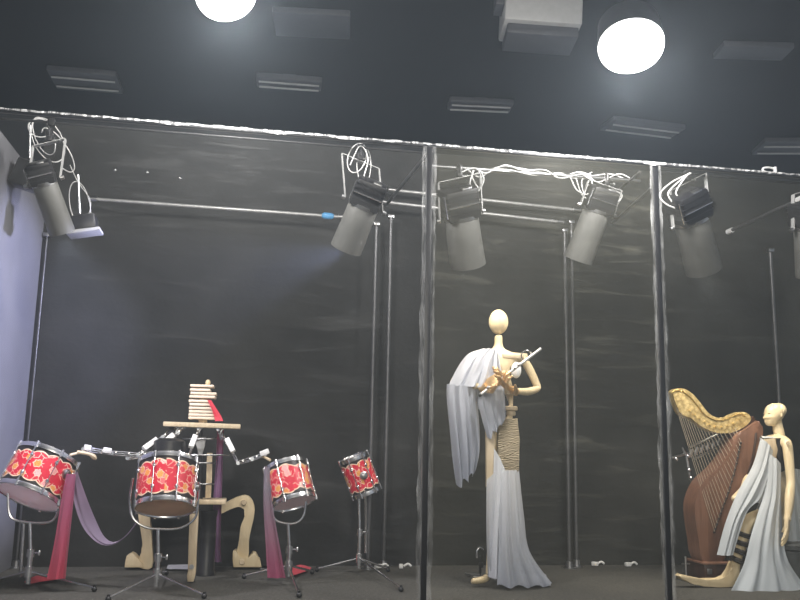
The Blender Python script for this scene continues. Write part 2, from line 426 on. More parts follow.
# top rails with taped film edge, two front posts
def rail_trim(name, x0, x1, seed):
    b = MB(); b.box(((x0 + x1) / 2, YF + .012, ZR + .002), (x1 - x0, .03, .022), bev=.003); o = struct(name, b, M['blackmetal'])
    b = MB(); n = int((x1 - x0) * 70); top = []; bot = []
    for i in range(n + 1):
        x = x0 + (x1 - x0) * i / n
        h = -.004 + .026 * max(0, noise.noise(V((x * 5, seed, 0)))) + .006 * random.random()
        y = YF - .008 - .006 * random.random()
        top.append(b.bm.verts.new((x, y, ZR + .013 + .005 * noise.noise(V((x * 14, seed, 3)))))); bot.append(b.bm.verts.new((x, y - .004 * random.random(), ZR - h)))
    for i in range(n): b.bm.faces.new((top[i], top[i + 1], bot[i + 1], bot[i]))
    b.build('tape_edge', M['tape'], o)
    return o
rail_trim('trim_1', XL, XP1, 1); rail_trim('trim_2', XP1, XP2, 2); rail_trim('trim_3', XP2, 4.6, 3)
def post_trim(name, x, seed):
    b = MB(); b.box((x, YF + .015, ZR / 2), (.034, .03, ZR), bev=.002); o = struct(name, b, M['black'])
    for sd in (-1, 1):
        b = MB(); n = 90; c0 = []; c1 = []; c2 = []
        for i in range(n + 1):
            z = .004 + (ZR - .012) * i / n
            w = .020 + .022 * abs(noise.noise(V((z * 4, seed, sd)))) + .006 * random.random()
            y = YF - .004
            c0.append(b.bm.verts.new((x + sd * .016, y, z))); c1.append(b.bm.verts.new((x + sd * (.016 + w * .5), y - .006 - .01 * random.random(), z))); c2.append(b.bm.verts.new((x + sd * (.016 + w), y + .002, z)))
        for i in range(n):
            for p, q in ((c0, c1), (c1, c2)): b.bm.faces.new((p[i], p[i + 1], q[i + 1], q[i]))
        b.build('film_edge', M['crinkle'], o)
post_trim('trim_4', XP1, 1.7); post_trim('trim_5', XP2, 5.1)

# ------------------------------------------------------------------ inner steel frame
def pole(px, pyt, X, Y, label, zt, r=.014):
    t = thing('steel_pole', label, 'pole', (X, Y, 0), 'upright poles along the back of the booths')
    MB().cyl((X, Y, .012), (X, Y, zt), r, n=14).build('tube', M['galv'], t)
    b = MB(); b.lathe([(.05, 0), (.05, .008), (.026, .012), (.024, .05), (.0155, .052)], (X, Y, 0), (0, 0, 1), 20); b.build('base_flange', M['steel'], t)
    b = MB(); b.box((X, Y, zt + .012), (.05, .05, .03), bev=.006); b.build('top_fitting', M['steel'], t)
YPB = YB - .16
pole(0, 0, W(372, 400, YPB).x, YPB, 'galvanised upright pole behind the smallest red drum', 2.55)
pole(0, 0, W(387, 400, YPB + .08).x, YPB + .08, 'galvanised upright pole just left of the first dark post between booths', 2.64)
pole(0, 0, W(567, 400, YPB).x, YPB, 'galvanised upright pole right of the standing figure, nearer of a close pair', 2.60)
pole(0, 0, W(574, 400, YPB + .09).x, YPB + .09, 'galvanised upright pole right of the standing figure, farther of a close pair', 2.70)
pole(0, 0, W(773, 300, YPB).x, YPB, 'galvanised upright pole behind the seated harpist head', 2.55)

pole(0, 0, XL + .035, YB - .03, 'thin pale upright pole in the back left corner of the drum booth', 2.34, r=.007)
def rail(name, a, b_, label, fit=True, tape=None, r=.013, mat='galv', fitmat='steel'):
    a, b_ = V(a), V(b_)
    t = thing(name, label, 'rail', (a + b_) / 2)
    MB().cyl(a, b_, r, n=12).build('tube', M[mat], t)
    d = (b_ - a).normalized()
    for p in (a, b_) if fit else ():
        MB().tube([p - d * .03, p + d * .03], r * 1.7, 12).build('end_fitting', M[fitmat], t)
    if tape is not None: MB().tube([a.lerp(b_, tape - .025), a.lerp(b_, tape - .015), a.lerp(b_, tape + .015), a.lerp(b_, tape + .025)], [r * 1.2, r * 2.0, r * 2.0, r * 1.2], 12).build('tape_wrap', M['blue'], t)
rail('cross_rail', W(93, 199, YPB), W(342, 217, YPB), 'long horizontal pipe with blue tape across the back of the drum booth', tape=.94, mat='pipe')
rail('cross_rail', W(392, 190, YPB + .05), W(577, 210, YPB + .05), 'upper of two horizontal pipes behind the standing figure booth', mat='pipe')
rail('cross_rail', W(384, 202, YPB), W(560, 222, YPB), 'lower of two horizontal pipes behind the standing figure booth', mat='pipe')
YH = YF + .32
rail('hanging_rail', (XL + .01, YF + .10, ZR - .012), (XP1 - .02, YF + .10, ZR - .012), 'dark pipe just behind the top edge of the drum booth', fit=False, r=.008, mat='black')
rail('hanging_rail', (XP2 + .02, YF + .10, ZR - .012), (4.6, YF + .10, ZR - .012), 'dark pipe just behind the top edge of the harp booth', fit=False, r=.008, mat='black')
rail('hanging_rail', W(431, 166, YH), W(640, 181, YH), 'horizontal pipe carrying white cables and two stage lights', fit=False, mat='steel')
rail('side_rail', W(430, 151, YF + .04), W(386, 205, YPB), 'pipe running back from the first post to the rear poles', fit=False)
rail('side_rail', W(640, 172, YF + .1), W(590, 214, YPB), 'upper pipe running back from the second post', fit=False, r=.010)
rail('side_rail', W(652, 188, YF + .05), W(612, 223, YPB - .3), 'lower pipe running back from the second post', fit=False, r=.010)
rail('side_rail', W(800, 199, YF + .6), W(730, 231, YPB), 'pipe running back across the top of the harp booth', fitmat='white')

# ------------------------------------------------------------------ cables
def cable(label, pts, r=.0045, name='cable', k=8, mat='cable'):
    b = MB(); b.tube(smooth(pts, k), r, 6); return tag(b.build(name, M[mat]), label, 'cable')
def bundle(label, loops, r=.004, mat='cable'):
    b = MB()
    for l in loops: b.tube(smooth(l, 8), r, 6)
    return tag(b.build('cable_loop', M[mat]), label, 'cable')
def loop(px, py, w, h, Y, tilt=0, n=10, a0=0, a1=2 * PI, dy=.03):
    out = []
    for i in range(n + 1):
        q = a0 + (a1 - a0) * i / n; x = w * math.cos(q); y = h * math.sin(q)
        out.append(W(px + x * math.cos(tilt) - y * math.sin(tilt), py + x * math.sin(tilt) + y * math.cos(tilt), Y + dy * math.sin(q * .5 + px)))
    return out

# ------------------------------------------------------------------ stage lights
LIGHTS = []
def stage_light(label, top, joint, mouth, Y, bw=30, tilt_y=-.15, body=1.0, plug=False, hood=False, stem=None, paint='grey'):
    """clamp at top px, tilt joint px, mouth px (centre of the open end of the barrel)"""
    T = W(*top, Y); J = W(*joint, Y); Mo = W(*mouth, Y - tilt_y); s = S(*joint, Y); R = bw * s / 2
    d = (Mo - J).normalized(); x, y = frame_of(d); side = d.cross(V((0, 1, 0))).normalized(); front = side.cross(d).normalized()
    t = thing('stage_light', label, 'stage light', T, 'stage lights hung inside the booths')
    b = MB(); b.box(T, (.035, .06, .05), bev=.006); b.tube([T + V((0, -.03, .0)), T + V((0, -.03, .045)), T + V((0, .0, .065)), T + V((0, .03, .045)), T + V((0, .03, 0))], .008, 8); b.build('clamp', M['blackmetal'], t)
    b = MB(); b.cyl(T + V((.02, 0, -.01)), T + V((.05, 0, -.01)), .006); b.sphere(T + V((.055, 0, -.01)), .011, n=6); b.build('clamp_knob', M['steel'], t)
    if stem is not None:
        b = MB(); b.tube([T + V((0, 0, .03)), V((T.x, T.y, stem + .02))], .009, 8); b.box(V((T.x, T.y, stem)), (.04, .035, .045), bev=.006); b.build('hanging_stem', M['blackmetal'], t)
    hw = R * 1.25
    dn = (J - T).normalized(); yk = T + dn * .03
    b = MB()
    b.beam(yk - side * hw, yk + side * hw, .035, .005, up=dn)
    for sg in (-1, 1): b.beam(yk + side * hw * sg, J + side * hw * sg, .034, .006, up=side)
    b.build('yoke', M['greylight'], t)
    for sg in (-1, 1):
        b = MB(); p = J + side * hw * sg; b.cyl(p, p + side * sg * .022, .016, .012); b.build('tilt_knob', M['steel'], t)
    LB = R * 1.75 * body
    # lamp housing: finned black box behind the joint
    Rm = Matrix((side, front, d)).transposed()
    b = MB(); b.box(J - d * LB * .42, (R * 1.9, R * 1.8, LB), Rm, bev=R * .2)
    for i in range(4): b.box(J - d * LB * (.2 + .18 * i), (R * 1.93, R * 1.83, .004), Rm)
    hs = b.build('lamp_housing', M['black'], t)
    b = MB(); b.lathe([(R * .90, -.010), (R * .98, -.010), (R * .98, .010), (R * .90, .010)], J + d * .004, d, 32, closed=True); b.build('gate_ring', M['steel'], t)
    b = MB(); b.tube([J - d * LB * .1 - side * R * .97 - front * R * .7, J - d * LB * .8 - side * R * .97 - front * R * .7], .006, 8); b.tube([J - d * LB * .42 - side * R * .9 - front * R * .93, J - d * LB * .42 + side * R * .9 - front * R * .93], .005, 8); b.build('edge_rod', M['chrome'], hs)
    b = MB(); b.box(J - d * LB * .86 + side * R * .3 - front * R * .6, (R * .55, R * .4, R * .3), Rm, bev=.004); b.build('connector', M['steel'] if not plug else M['yellow'], hs)
    L = (Mo - J).length
    b = MB(); b.lathe([(R * .86, .0), (R * .95, L * .06), (R * .97, L * .5), (R * 1.02, L), (R * .98, L), (R * .93, L * .5), (R * .90, L * .30), (R * .86, .0)], J, d, 36, closed=True); b.build('barrel', M[paint], t)
    b = MB(); b.lathe([(.001, L * .34), (R * .5, L * .37), (R * .90, L * .36), (R * .90, L * .34)], J, d, 28, caps=False); b.build('lens', M['lens'], t)
    if hood:
        b = MB(); b.box(Mo, (R * 2.3, R * 2.3, .006), Rm); b.build('colour_frame', M['grey'], t)
    LIGHTS.append((J + d * (L + .012), d))
    return t
YS = YF + .10
stage_light('grey-barrelled stage light at the top left corner above the largest drum', (50, 138), (44, 182), (62, 232), YS, 27, stem=ZR - .012)
stage_light('grey-barrelled stage light above the smallest red drum, tilted left', (360, 157), (364, 205), (346, 249), YS, 32, tilt_y=-.14, stem=ZR - .012)
stage_light('stage light hanging above the standing figure, left of its booth pair', (459, 174), (461, 216), (468, 265), YH, 35, stem=W(459, 168, YH).z)
stage_light('stage light above the standing figure, right of its booth pair, tilted left', (606, 182), (597, 210), (578, 260), YH, 27, stem=W(606, 178.6, YH).z)
stage_light('dark stage light hanging above the harp', (687, 178), (691, 219), (704, 270), YS, 33, paint='darkgrey', stem=ZR - .012)
stage_light('stage light cut by the right edge of the photo', (808, 186), (808, 225), (811, 275), YS, 26, stem=ZR - .012)

# small floodlight beside the corner light
t = thing('floodlight', 'small box floodlight with grey front at the top left corner', 'stage light', W(78, 175, YS + .08 + .4))
J = W(80, 212, YS + .08 + .4); Fc = W(85, 231, YS + .08 + .4)
Rm = Matrix.Rotation(math.radians(-12), 3, 'Y')
MB().box(W(83, 224, YS + .08 + .4), (.17, .12, .10), Rm, bev=.012).build('lamp_housing', M['blackmetal'], t)
b = MB(); b.box(W(85, 233, YS + .08 + .4), (.20, .15, .022), Rm, bev=.004); b.build('front_plate', M['greylight'], t)
b = MB(); b.tube([W(78, 175, YS + .08 + .4), W(79, 195, YS + .08 + .4), W(80, 214, YS + .08 + .4)], .008, 8); b.build('hanger', M['steel'], t)
MB().box(W(67, 217, YS + .08 + .38), (.03, .03, .03), bev=.004).build('plug', M['yellow'], t)
b = MB(); b.beam(W(20, 160, YS + .5), W(34, 160, YS + .5), .02, .02); b.box(W(28, 176, YS + .5), (.16, .14, .17), Matrix.Rotation(.3, 3, 'Y'), bev=.012)
t2 = thing('dimmer_box', 'black box light fitting hung left of the corner stage light', 'box', W(28, 158, YS + .5)); b.build('case', M['blackmetal'], t2)
b = MB(); b.tube([W(30, 125, YS + .5), W(30, 160, YS + .5)], .007, 6); b.build('hanger', M['steel'], t2)

bundle('tangled cables looped above the corner stage light', [loop(48, 140, 14, 24, YS + .2, -.5), loop(44, 136, 9, 20, YS + .22, -.4), loop(58, 150, 9, 26, YS + .25, -.6, a0=-2, a1=2.4), loop(40, 128, 12, 9, YS + .22, .2)], .0035)
bundle('thin cable loop beside the small floodlight', [loop(80, 205, 10, 24, YS + .08 + .38, -.2), [W(70, 165, YS + .08 + .3), W(78, 182, YS + .08 + .3), W(90, 200, YS + .08 + .35), W(88, 216, YS + .08 + .36), W(80, 225, YS + .08 + .38)]], .003)
bundle('white cable loops above the stage light tilted left', [loop(357, 158, 9, 15, YF + .04 + .03, .3), loop(364, 165, 7, 18, YF + .04 + .05, .0), [W(350, 165, YF + .04), W(360, 146, YF + .04), W(368, 158, YF + .04), W(364, 176, YF + .04)]], .0035)
bundle('white cable bundle lying along the hanging pipe', [
    [W(468, 170, YH), W(480, 177, YH), W(495, 168, YH), W(512, 167, YH), W(540, 172, YH), W(565, 175, YH), W(580, 172, YH), W(600, 178, YH), W(622, 178, YH)],
    [W(470, 176, YH + .02), W(490, 169, YH + .02), W(510, 170, YH - .02), W(535, 175, YH), W(560, 173, YH), W(575, 178, YH), W(610, 174, YH), W(628, 181, YH)],
    [W(478, 188, YH), W(472, 176, YH), W(476, 168, YH), W(482, 180, YH), W(478, 190, YH)],
    [W(575, 175, YH), W(582, 195, YH), W(590, 200, YH), W(596, 210, YH)], [W(592, 172, YH), W(582, 180, YH), W(584, 195, YH)],
    [W(604, 182, YH), W(614, 190, YH), W(622, 196, YH), W(612, 210, YH), W(604, 214, YH)],
    [W(462, 172, YH - .02), W(474, 168, YH - .02), W(486, 173, YH - .02), W(505, 165, YH - .02), W(522, 170, YH - .02), W(545, 170, YH - .02), W(560, 178, YH - .02), W(584, 174, YH - .02), W(598, 182, YH - .02), W(618, 174, YH - .02), W(630, 178, YH - .02)],
    [W(474, 170, YH - .02), W(470, 184, YH - .02), W(477, 192, YH - .02), W(484, 180, YH - .02), W(480, 170, YH - .02)],
    [W(570, 176, YH - .02), W(577, 190, YH - .02), W(588, 194, YH - .02), W(592, 182, YH - .02), W(582, 174, YH - .02)]], .0042)
bundle('white cable loops drooping above the dark stage light over the harp', [
    [W(691, 173, YF + .03), W(672, 182, YF + .03), W(660, 194, YF + .03), W(666, 204, YF + .03), W(682, 209, YF + .03), W(697, 203, YF + .03)],
    [W(690, 173, YF + .03), W(676, 184, YF + .03), W(668, 194, YF + .03), W(674, 204, YF + .03)], [W(688, 174, YF + .03), W(679, 186, YF + .03), W(676, 194, YF + .03), W(683, 199, YF + .03)],
    [W(676, 197, YF + .03), W(688, 195, YF + .03), W(700, 190, YF + .03), W(704, 196, YF + .03)]], .0055)

# ------------------------------------------------------------------ hall ceiling: two round lamps, fixtures
def hall_lamp(px, py, label, Y, rpx):
    c = W(px, py, Y); s = S(px, py, Y); R = rpx * s
    d = (CAM - c).normalized(); d = (d + V((0.25, .35, -.55))).normalized()
    t = thing('hall_lamp', label, 'lamp', c, 'round hall lamps')
    MB().lathe([(R * .5, -R * 1.5), (R * .95, -R * 1.0), (R * 1.03, 0.0), (R * 1.0, .0), (R * .9, -R * .9), (R * .45, -R * 1.4)], c, d, 40, closed=True).build('housing', M['blackmetal'], t)
    MB().lathe([(R * .995, -.004), (R * .97, R * .12), (R * .8, R * .26), (R * .45, R * .36), (.001, R * .39)], c, d, 40, caps=False).build('diffuser', M['lamp'], t)
    MB().tube([c - d * R * 1.3, c - d * R * 1.5 + V((0, 0, .15)), V((c.x - d.x * R * 1.5, c.y - d.y * R * 1.5, 4.69))], .012, 8).build('hanging_rod', M['blackmetal'], t)
    return c, d, R
HL = [hall_lamp(226, -6, 'round glowing hall lamp at the top edge of the photo', 4.3, 31), hall_lamp(631, 46, 'round glowing hall lamp above the standing figure booth', 4.3, 30)]

def ceiling_fixture(pts, label, th=.06, tube=True, z=4.6, mat='fix'):
    A, B, D = [G(*p, z) for p in pts]       # front-left, front-right, then depth point
    c = (A + B) / 2; ang = math.atan2((B - A).y, (B - A).x); L = (B - A).length
    R = Matrix.Rotation(ang, 3, 'Z'); dep = max(.25, (D - A).length); off = R @ V((0, dep / 2, 0)); c = c + off
    t = thing('ceiling_fixture', label, 'light fixture', c, 'unlit ceiling fixtures')
    b = MB(); b.box(c + V((0, 0, .03)), (L, dep, th), R, bev=.01); b.box(c + V((0, 0, .08)), (L * .2, dep * .5, .06), R); b.build('tray', M['fixture'], t)
    if tube:
        for k in (-.25, .25):
            b = MB(); o = R @ V((0, dep * k, 0)); a = R @ V((L * .46, 0, 0)); b.cyl(c + o - a + V((0, 0, -th * .5 + .01)), c + o + a + V((0, 0, -th * .5 + .01)), .010, n=10); b.build('tube', M['greylight'], t)
    return t
M['fixture'] = plain('fixture_grey', (.05, .052, .06), .5, var=.05)
ceiling_fixture([(46, 70), (116, 76), (42, 50)], 'unlit grey tray fixture at upper left of the ceiling')
ceiling_fixture([(256, 77), (322, 82), (256, 70)], 'thin unlit ceiling fixture under the left hall lamp')
ceiling_fixture([(450, 101), (514, 104), (452, 93)], 'thin unlit ceiling fixture between the two hall lamps')
ceiling_fixture([(614, 120), (686, 129), (620, 108)], 'faint unlit ceiling fixture under the right hall lamp')
ceiling_fixture([(724, 46), (795, 48), (738, 32)], 'pale flat ceiling fixture at the upper right of the ceiling', tube=False)
ceiling_fixture([(765, 142), (830, 142), (770, 128)], 'dim ceiling fixture at the right edge of the ceiling')
ceiling_fixture([(272, 12), (350, 16), (280, -14)], 'wide grey ceiling fixture at the top edge beside the left lamp', tube=False)
# big box unit at the top
zc = 4.25
c = W(540, 14, 6.3); s = S(540, 14, 6.3)
t = thing('projector', 'pale box projector hung under the ceiling left of the right lamp', 'projector', c)
Rz = Matrix.Rotation(-.16, 3, 'Z') @ Matrix.Rotation(.05, 3, 'Y')
MB().box(c, (72 * s, .40, 40 * s), Rz, bev=.02).build('case', M['projgrey'] if 'projgrey' in M else M['greylight'], t)
b = MB(); b.box(c + V((0, .02, -25 * s)), (66 * s, .34, 10 * s), Rz, bev=.01); b.build('lower_tray', M['fixture'], t)
b = MB(); b.box(c + V((-40 * s, 0, 8 * s)), (9 * s, .2, 18 * s), Rz, bev=.01); b.build('side_bracket', M['fixture'], t)
b = MB(); b.cyl(c + V((0, 0, 18 * s)), V((c.x, c.y, 4.69)), .03); b.build('ceiling_mount', M['blackmetal'], t)
for i, p in enumerate([(115, 170), (147, 172), (180, 178)]):
    b = MB(); q = W(*p, YB + .015); b.lathe([(.012, 0), (.012, .004), (.004, .009)], q, (0, -1, 0), 12); tag(b.build('wall_stud', M['chrome']), ['leftmost', 'middle', 'rightmost'][i] + ' of three small shiny studs high on the black back wall', 'stud', 'studs on the back wall')

# ------------------------------------------------------------------ drums
def drum(label, cpx, cpy, Y, wpx, hpx, ax, head='head', badge=None, rods=8):
    c = W(cpx, cpy, Y); s = S(cpx, cpy, Y); R = wpx * s / 2 * .95; H = hpx * s; ax = V(ax).normalized()
    t = thing('tom_drum', label, 'drum', c - ax * H / 2, 'red flowered drums')
    x, y = frame_of(ax)
    b = MB(); uvl = b.bm.loops.layers.uv.new('UVMap'); n = 64; h = H / 2 - .012; rows = [-h, -h * .5, 0, h * .5, h]
    rg = [[b.bm.verts.new(c + ax * z + (x * math.cos(2 * PI * j / n) + y * math.sin(2 * PI * j / n)) * R) for j in range(n)] for z in rows]
    for i in range(4):
        for j in range(n):
            f = b.bm.faces.new((rg[i][j], rg[i][(j + 1) % n], rg[i + 1][(j + 1) % n], rg[i + 1][j]))
            for lp, (jj, zz) in zip(f.loops, ((j, rows[i]), (j + 1, rows[i]), (j + 1, rows[i + 1]), (j, rows[i + 1]))): lp[uvl].uv = (jj / n * 2 * PI * R + cpx, zz)
    b.build('shell', drum_wrap('drum_wrap', h), t)
    for sg, nm in ((1, 'top'), (-1, 'bottom')):
        o = c + ax * sg * H / 2; a = ax * sg
        MB().lathe([(R * 1.0, -.022), (R * 1.04, -.022), (R * 1.05, -.010), (R * 1.045, .005), (R * 1.02, .007), (R * 1.0, .002)], o, a, 56, closed=True).build('hoop', M['chrome'] if sg > 0 or head != 'none' else M['blackmetal'], t)
        MB().lathe([(.001, -.004), (R * .6, -.0035), (R * .97, -.003), (R * 1.01, -.008), (R * 1.01, -.02)], o, a, 48, caps=False).build('drum_head', M[head], t)
    for k in range(rods):
        q = 2 * PI * (k + .5) / rods; e = x * math.cos(q) + y * math.sin(q); p = c + e * R * 1.06
        b = MB(); b.cyl(p + ax * (H / 2 + .006), p - ax * (H / 2 + .006), .0035, n=6)
        for sg in (-1, 1):
            b.cyl(p + ax * sg * (H / 2 - .03), p + ax * sg * (H / 2 + .012), .008, n=8)
            b.sphere(c + e * R * 1.03 + ax * sg * (H * .22), (.012, .012, .014), n=6)
            b.cyl(p + ax * sg * (H * .20), p + ax * sg * (H * .27), .0075, n=8)
        b.build('tension_rod', M['chrome'], t)
    if badge:
        dv = (W(badge[0], badge[1], Y) - c); dv = dv - ax * dv.dot(ax); tow = (CAM - c); tow = tow - ax * tow.dot(ax); tow.normalize()
        sd = ax.cross(tow); kx = max(-.95, min(.95, dv.dot(sd) / R)); e = sd * kx + tow * math.sqrt(1 - kx * kx)
        zz = (W(badge[0], badge[1], Y) - c).dot(ax)
        b = MB(); p = c + ax * zz + e * R
        b.lathe([(.028, 0), (.028, .012), (.018, .016), (.016, .03), (.001, .032)], p, e, 20)
        for k in range(3): q = 2 * PI * k / 3; f1, f2 = frame_of(e); b.sphere(p + e * .014 + (f1 * math.cos(q) + f2 * math.sin(q)) * .02, .006, n=5)
        b.build('mount_bracket', M['steel'], t)
    return c, ax, R, H
def stand(label, base, pole_top, foot_pts, cradle=None, bent=None, r=.012, second=None):
    """base: floor point under the pole; cradle: polyline of world points"""
    t = thing('drum_stand', label, 'drum stand', base, 'chrome drum stands')
    hub = V((base.x, base.y, .10)); mid = V((base.x, base.y, max(.16, pole_top.z * .55)))
    MB().tube([V((base.x, base.y, .03)), mid], r * 1.25, 12).build('lower_tube', M['chrome'], t)
    MB().tube([mid, pole_top], r * .9, 12).build('upper_tube', M['chrome'], t)
    b = MB(); b.cyl(mid - V((0, 0, .025)), mid + V((0, 0, .02)), r * 1.9); b.cyl(mid, mid + V((.045, -.01, .0)), .005); b.box(mid + V((.05, -.012, 0)), (.012, .006, .03), bev=.002); b.build('height_clamp', M['chrome'], t)
    b = MB(); b.cyl(hub - V((0, 0, .03)), hub + V((0, 0, .03)), r * 2.1); b.build('leg_hub', M['chrome'], t)
    for f in foot_pts:
        f = V(f); k = hub.lerp(f, .55); k.z = hub.z * .52 + .005
        l = MB().tube(smooth([hub, k, V((f.x, f.y, .022))], 5), r * .62, 8).build('leg', M['chrome'], t)
        d = (f - hub); d.z = 0; d.normalize()
        b = MB(); b.sphere(V((f.x, f.y, .016)), (.017, .017, .0155), n=8); b.cyl(V((f.x, f.y, .018)) , V((f.x, f.y, .04)), .009); b.build('rubber_foot', M['black'], l)
    if cradle: MB().tube(smooth(cradle, 6), r * .62, 10).build('cradle', M['chrome'], t)
    if second:
        MB().tube(second, r * .9, 12).build('boom_tube', M['chrome'], t)
    return t

def fpt(px, py): return G(px, py, 0)
# 1: leftmost
Y1 = 5.52
D1 = drum('largest red flowered drum, leftmost, tilted with its white lower head showing', 39, 477, Y1, 69, 46, (.33, .44, 1), badge=(63, 478))
b1 = V((W(30, 560, Y1).x, Y1, 0))
cr = [W(8, 493, Y1), W(9, 512, Y1), W(15, 520, Y1), W(32, 523, Y1), W(50, 522, Y1), W(57, 514, Y1), W(60, 500, Y1)]
stand('chrome stand under the leftmost drum, beside the pink ribbon', b1, W(30, 523, Y1), [fpt(94, 592), fpt(-12, 586), fpt(30, 574)], cr, second=[W(24, 520, Y1 + .35), V((W(22, 560, Y1 + .35).x, Y1 + .35, .02))])
# 2
Y2 = 5.40
D2 = drum('red flowered drum with tan lower head in front of the wooden drummer', 167, 485, Y2, 62, 49, (-.02, .40, 1), head='headtan', badge=(197, 490))
b2 = V((W(158, 560, Y2).x, Y2, 0))
cr = [W(133, 478, Y2 - .02), W(130, 500, Y2), W(133, 518, Y2), W(145, 527, Y2), W(160, 529, Y2), W(180, 528, Y2), W(195, 518, Y2), W(198, 500, Y2), W(199, 482, Y2)]
stand('chrome stand under the drum with the tan lower head', b2, W(158, 529, Y2), [G(108, 602), G(204, 599), G(166, 575)], cr)
# 3
Y3 = 5.75
D3 = drum('red flowered drum tilted left, third from the left beside the crimson ribbon', 290, 484, Y3, 44, 40, (-.27, .38, 1), badge=(268, 490), rods=6)
b3 = V((W(289, 560, Y3).x, Y3, 0))
cr = [W(273, 503, Y3), W(274, 518, Y3), W(283, 523, Y3), W(296, 523, Y3), W(304, 515, Y3), W(306, 500, Y3)]
stand('chrome stand under the third drum, its pole beside the crimson ribbon', b3, W(288, 523, Y3), [G(244, 579), G(312, 574.5), G(299, 598)], cr)
# 4
Y4 = 6.12
D4 = drum('smallest red flowered drum, rightmost, tilted left on a tall stand', 360, 475, Y4, 30, 38, (-.42, -.02, 1), badge=(363, 474), rods=6)
b4 = V((W(359, 560, Y4).x, Y4, 0))
stand('tall chrome stand holding the smallest drum by the first dark post', b4, W(359, 499, Y4), [G(317, 572), G(388, 572), G(401, 592)], None, second=[W(365, 490, Y4 - .10), W(366, 510, Y4 - .04), W(366, 553, Y4 - .03)])

# ------------------------------------------------------------------ ribbons
def ribbon(label, left, right, mat, name='ribbon', **kw):
    b = MB(); b.sheet(left, right, **kw); return tag(b.build(name, M[mat]), label, 'ribbon')
yr = Y1 - .12
ribbon('pink ribbon hanging from the leftmost drum down to the floor', [W(66, 474, yr), W(60, 505, yr), W(54, 540, yr), W(46, 579, yr)], [W(76, 474, yr), W(73, 510, yr), W(70, 540, yr), W(66, 579, yr)], 'ribbon1', nu=10, folds=1.5, amp=.012)
b = MB(); q = [G(66, 579), G(55, 583), G(42, 585), G(26, 588)]; q2 = [G(60, 577), G(44, 580.5), G(34, 582), G(24, 587)]
b.sheet([p + V((0, 0, .02)) for p in q], [p + V((0, 0, .035)) for p in q2], nu=8, folds=1, amp=.01, th=.004); tag(b.build('ribbon_end', M['ribbon5']), 'bright red ribbon end lying on the floor under the leftmost drum', 'ribbon')
ym = Y1 - .02
ribbon('sheer mauve ribbon swooping from the leftmost drum to the second drum', [W(70, 472, ym), W(73, 500, ym), W(82, 527, ym), W(97, 543, ym), W(112, 545, ym), W(126, 536, ym), W(138, 521, ym)], [W(77, 472, ym), W(87, 500, ym + .05), W(96, 522, ym + .08), W(104, 537, ym + .06), W(114, 542, ym + .03), W(127, 534, ym), W(138, 519, ym)], 'ribbon2', nu=10, nv=40, folds=1, amp=.01, grow=False)
y4 = Y3 - .18
ribbon('crimson ribbon hanging beside the third drum down to the floor', [W(264, 466, y4), W(263, 500, y4), W(265, 540, y4), W(267, 578, y4)], [W(270, 468, y4), W(272, 500, y4), W(279, 540, y4), W(286, 578, y4)], 'ribbon4', nu=10, folds=1.5, amp=.012)
b = MB(); b.sheet([G(288, 580) + V((0, 0, .02)), G(298, 577) + V((0, 0, .02)), G(310, 572) + V((0, 0, .015))], [G(290, 575) + V((0, 0, .045)), G(300, 571.5) + V((0, 0, .045)), G(311, 570.5) + V((0, 0, .02))], nu=8, folds=1, amp=.008, th=.004)
tag(b.build('ribbon_end', M['ribbon5']), 'red ribbon end lying on the floor under the third drum', 'ribbon')

# ------------------------------------------------------------------ wooden drummer
YD = 6.02
def Q(px, py, dy=0.): return W(px, py, YD + dy)
dr = thing('drummer_figure', 'wooden drummer figure with slatted head and metal linkage arms behind the drums', 'sculpture', V((Q(205, 560).x, YD, 0)))
sD = S(203, 424, YD)
b = MB(); b.box((Q(165, 424) + Q(240, 427)) / 2, (76 * sD, .20, 4.6 * sD), Matrix.Rotation(.012, 3, 'Y'), bev=.004); b.build('shoulder_plank', M['wood'], dr)
ys = [386.5, 390.5, 394, 397.3, 401.5, 405, 408.6, 412, 415.2, 418.3]; xl = [191, 190.5, 191, 190, 189, 190, 189.5, 189.5, 189, 189]; xr = [214.5, 211, 217, 216, 208.5, 212.5, 214, 214, 215, 215]
for y0, a, c_ in zip(ys, xl, xr):
    b = MB(); b.box((Q(a, y0) + Q(c_, y0)) / 2 , ((c_ - a) * sD, .15 - .02 * random.random(), 2.6 * sD), Matrix.Rotation(random.uniform(-.03, .03), 3, 'Z'), bev=.004); b.build('head_slat', M['slat'], dr)
b = MB(); b.tube([Q(203, 387), Q(203, 423)], 9 * sD * .5, 10); b.build('head_core', M['wood'], dr)
b = MB(); b.sphere(Q(208, 382.5), (2.6 * sD, 2.6 * sD, 3.0 * sD), n=8); b.cyl(Q(206.5, 386), Q(207.5, 384), 1.8 * sD); b.build('head_knob', M['woodcream'], dr)
b = MB(); b.tube([Q(200, 427), Q(200, 500)], 2.6 * sD, 12); b.build('spine', M['blackmetal'], dr)
b = MB(); b.prism([Q(207, 453), Q(212.5, 453), Q(212, 480), Q(211, 498), Q(205, 498), Q(206.5, 478)], .05); b.build('chest_post', M['wood'], dr)
b = MB(); b.prism([Q(193, 437), Q(206, 437), Q(205, 446), Q(201.5, 456), Q(199, 456), Q(197, 447)], .06, dirv=(0, 1, 0)); b.build('chest_block', M['greylight'], dr)
for y0, a, c_ in ((439, 183, 216), (455, 178, 232), (463, 178, 214), (484, 182, 214)):
    pts = []
    for k in range(25):
        q = PI * k / 24; pts.append(Q((a + c_) / 2 - math.cos(q) * (c_ - a) / 2, y0, -.09 * math.sin(q)))
    b = MB(); b.tube(pts, .0055, 8); b.tube([pts[0], Q((a + c_) / 2, y0, .05), pts[-1]], .0055, 8); b.build('rib_ring', M['steel'], dr)
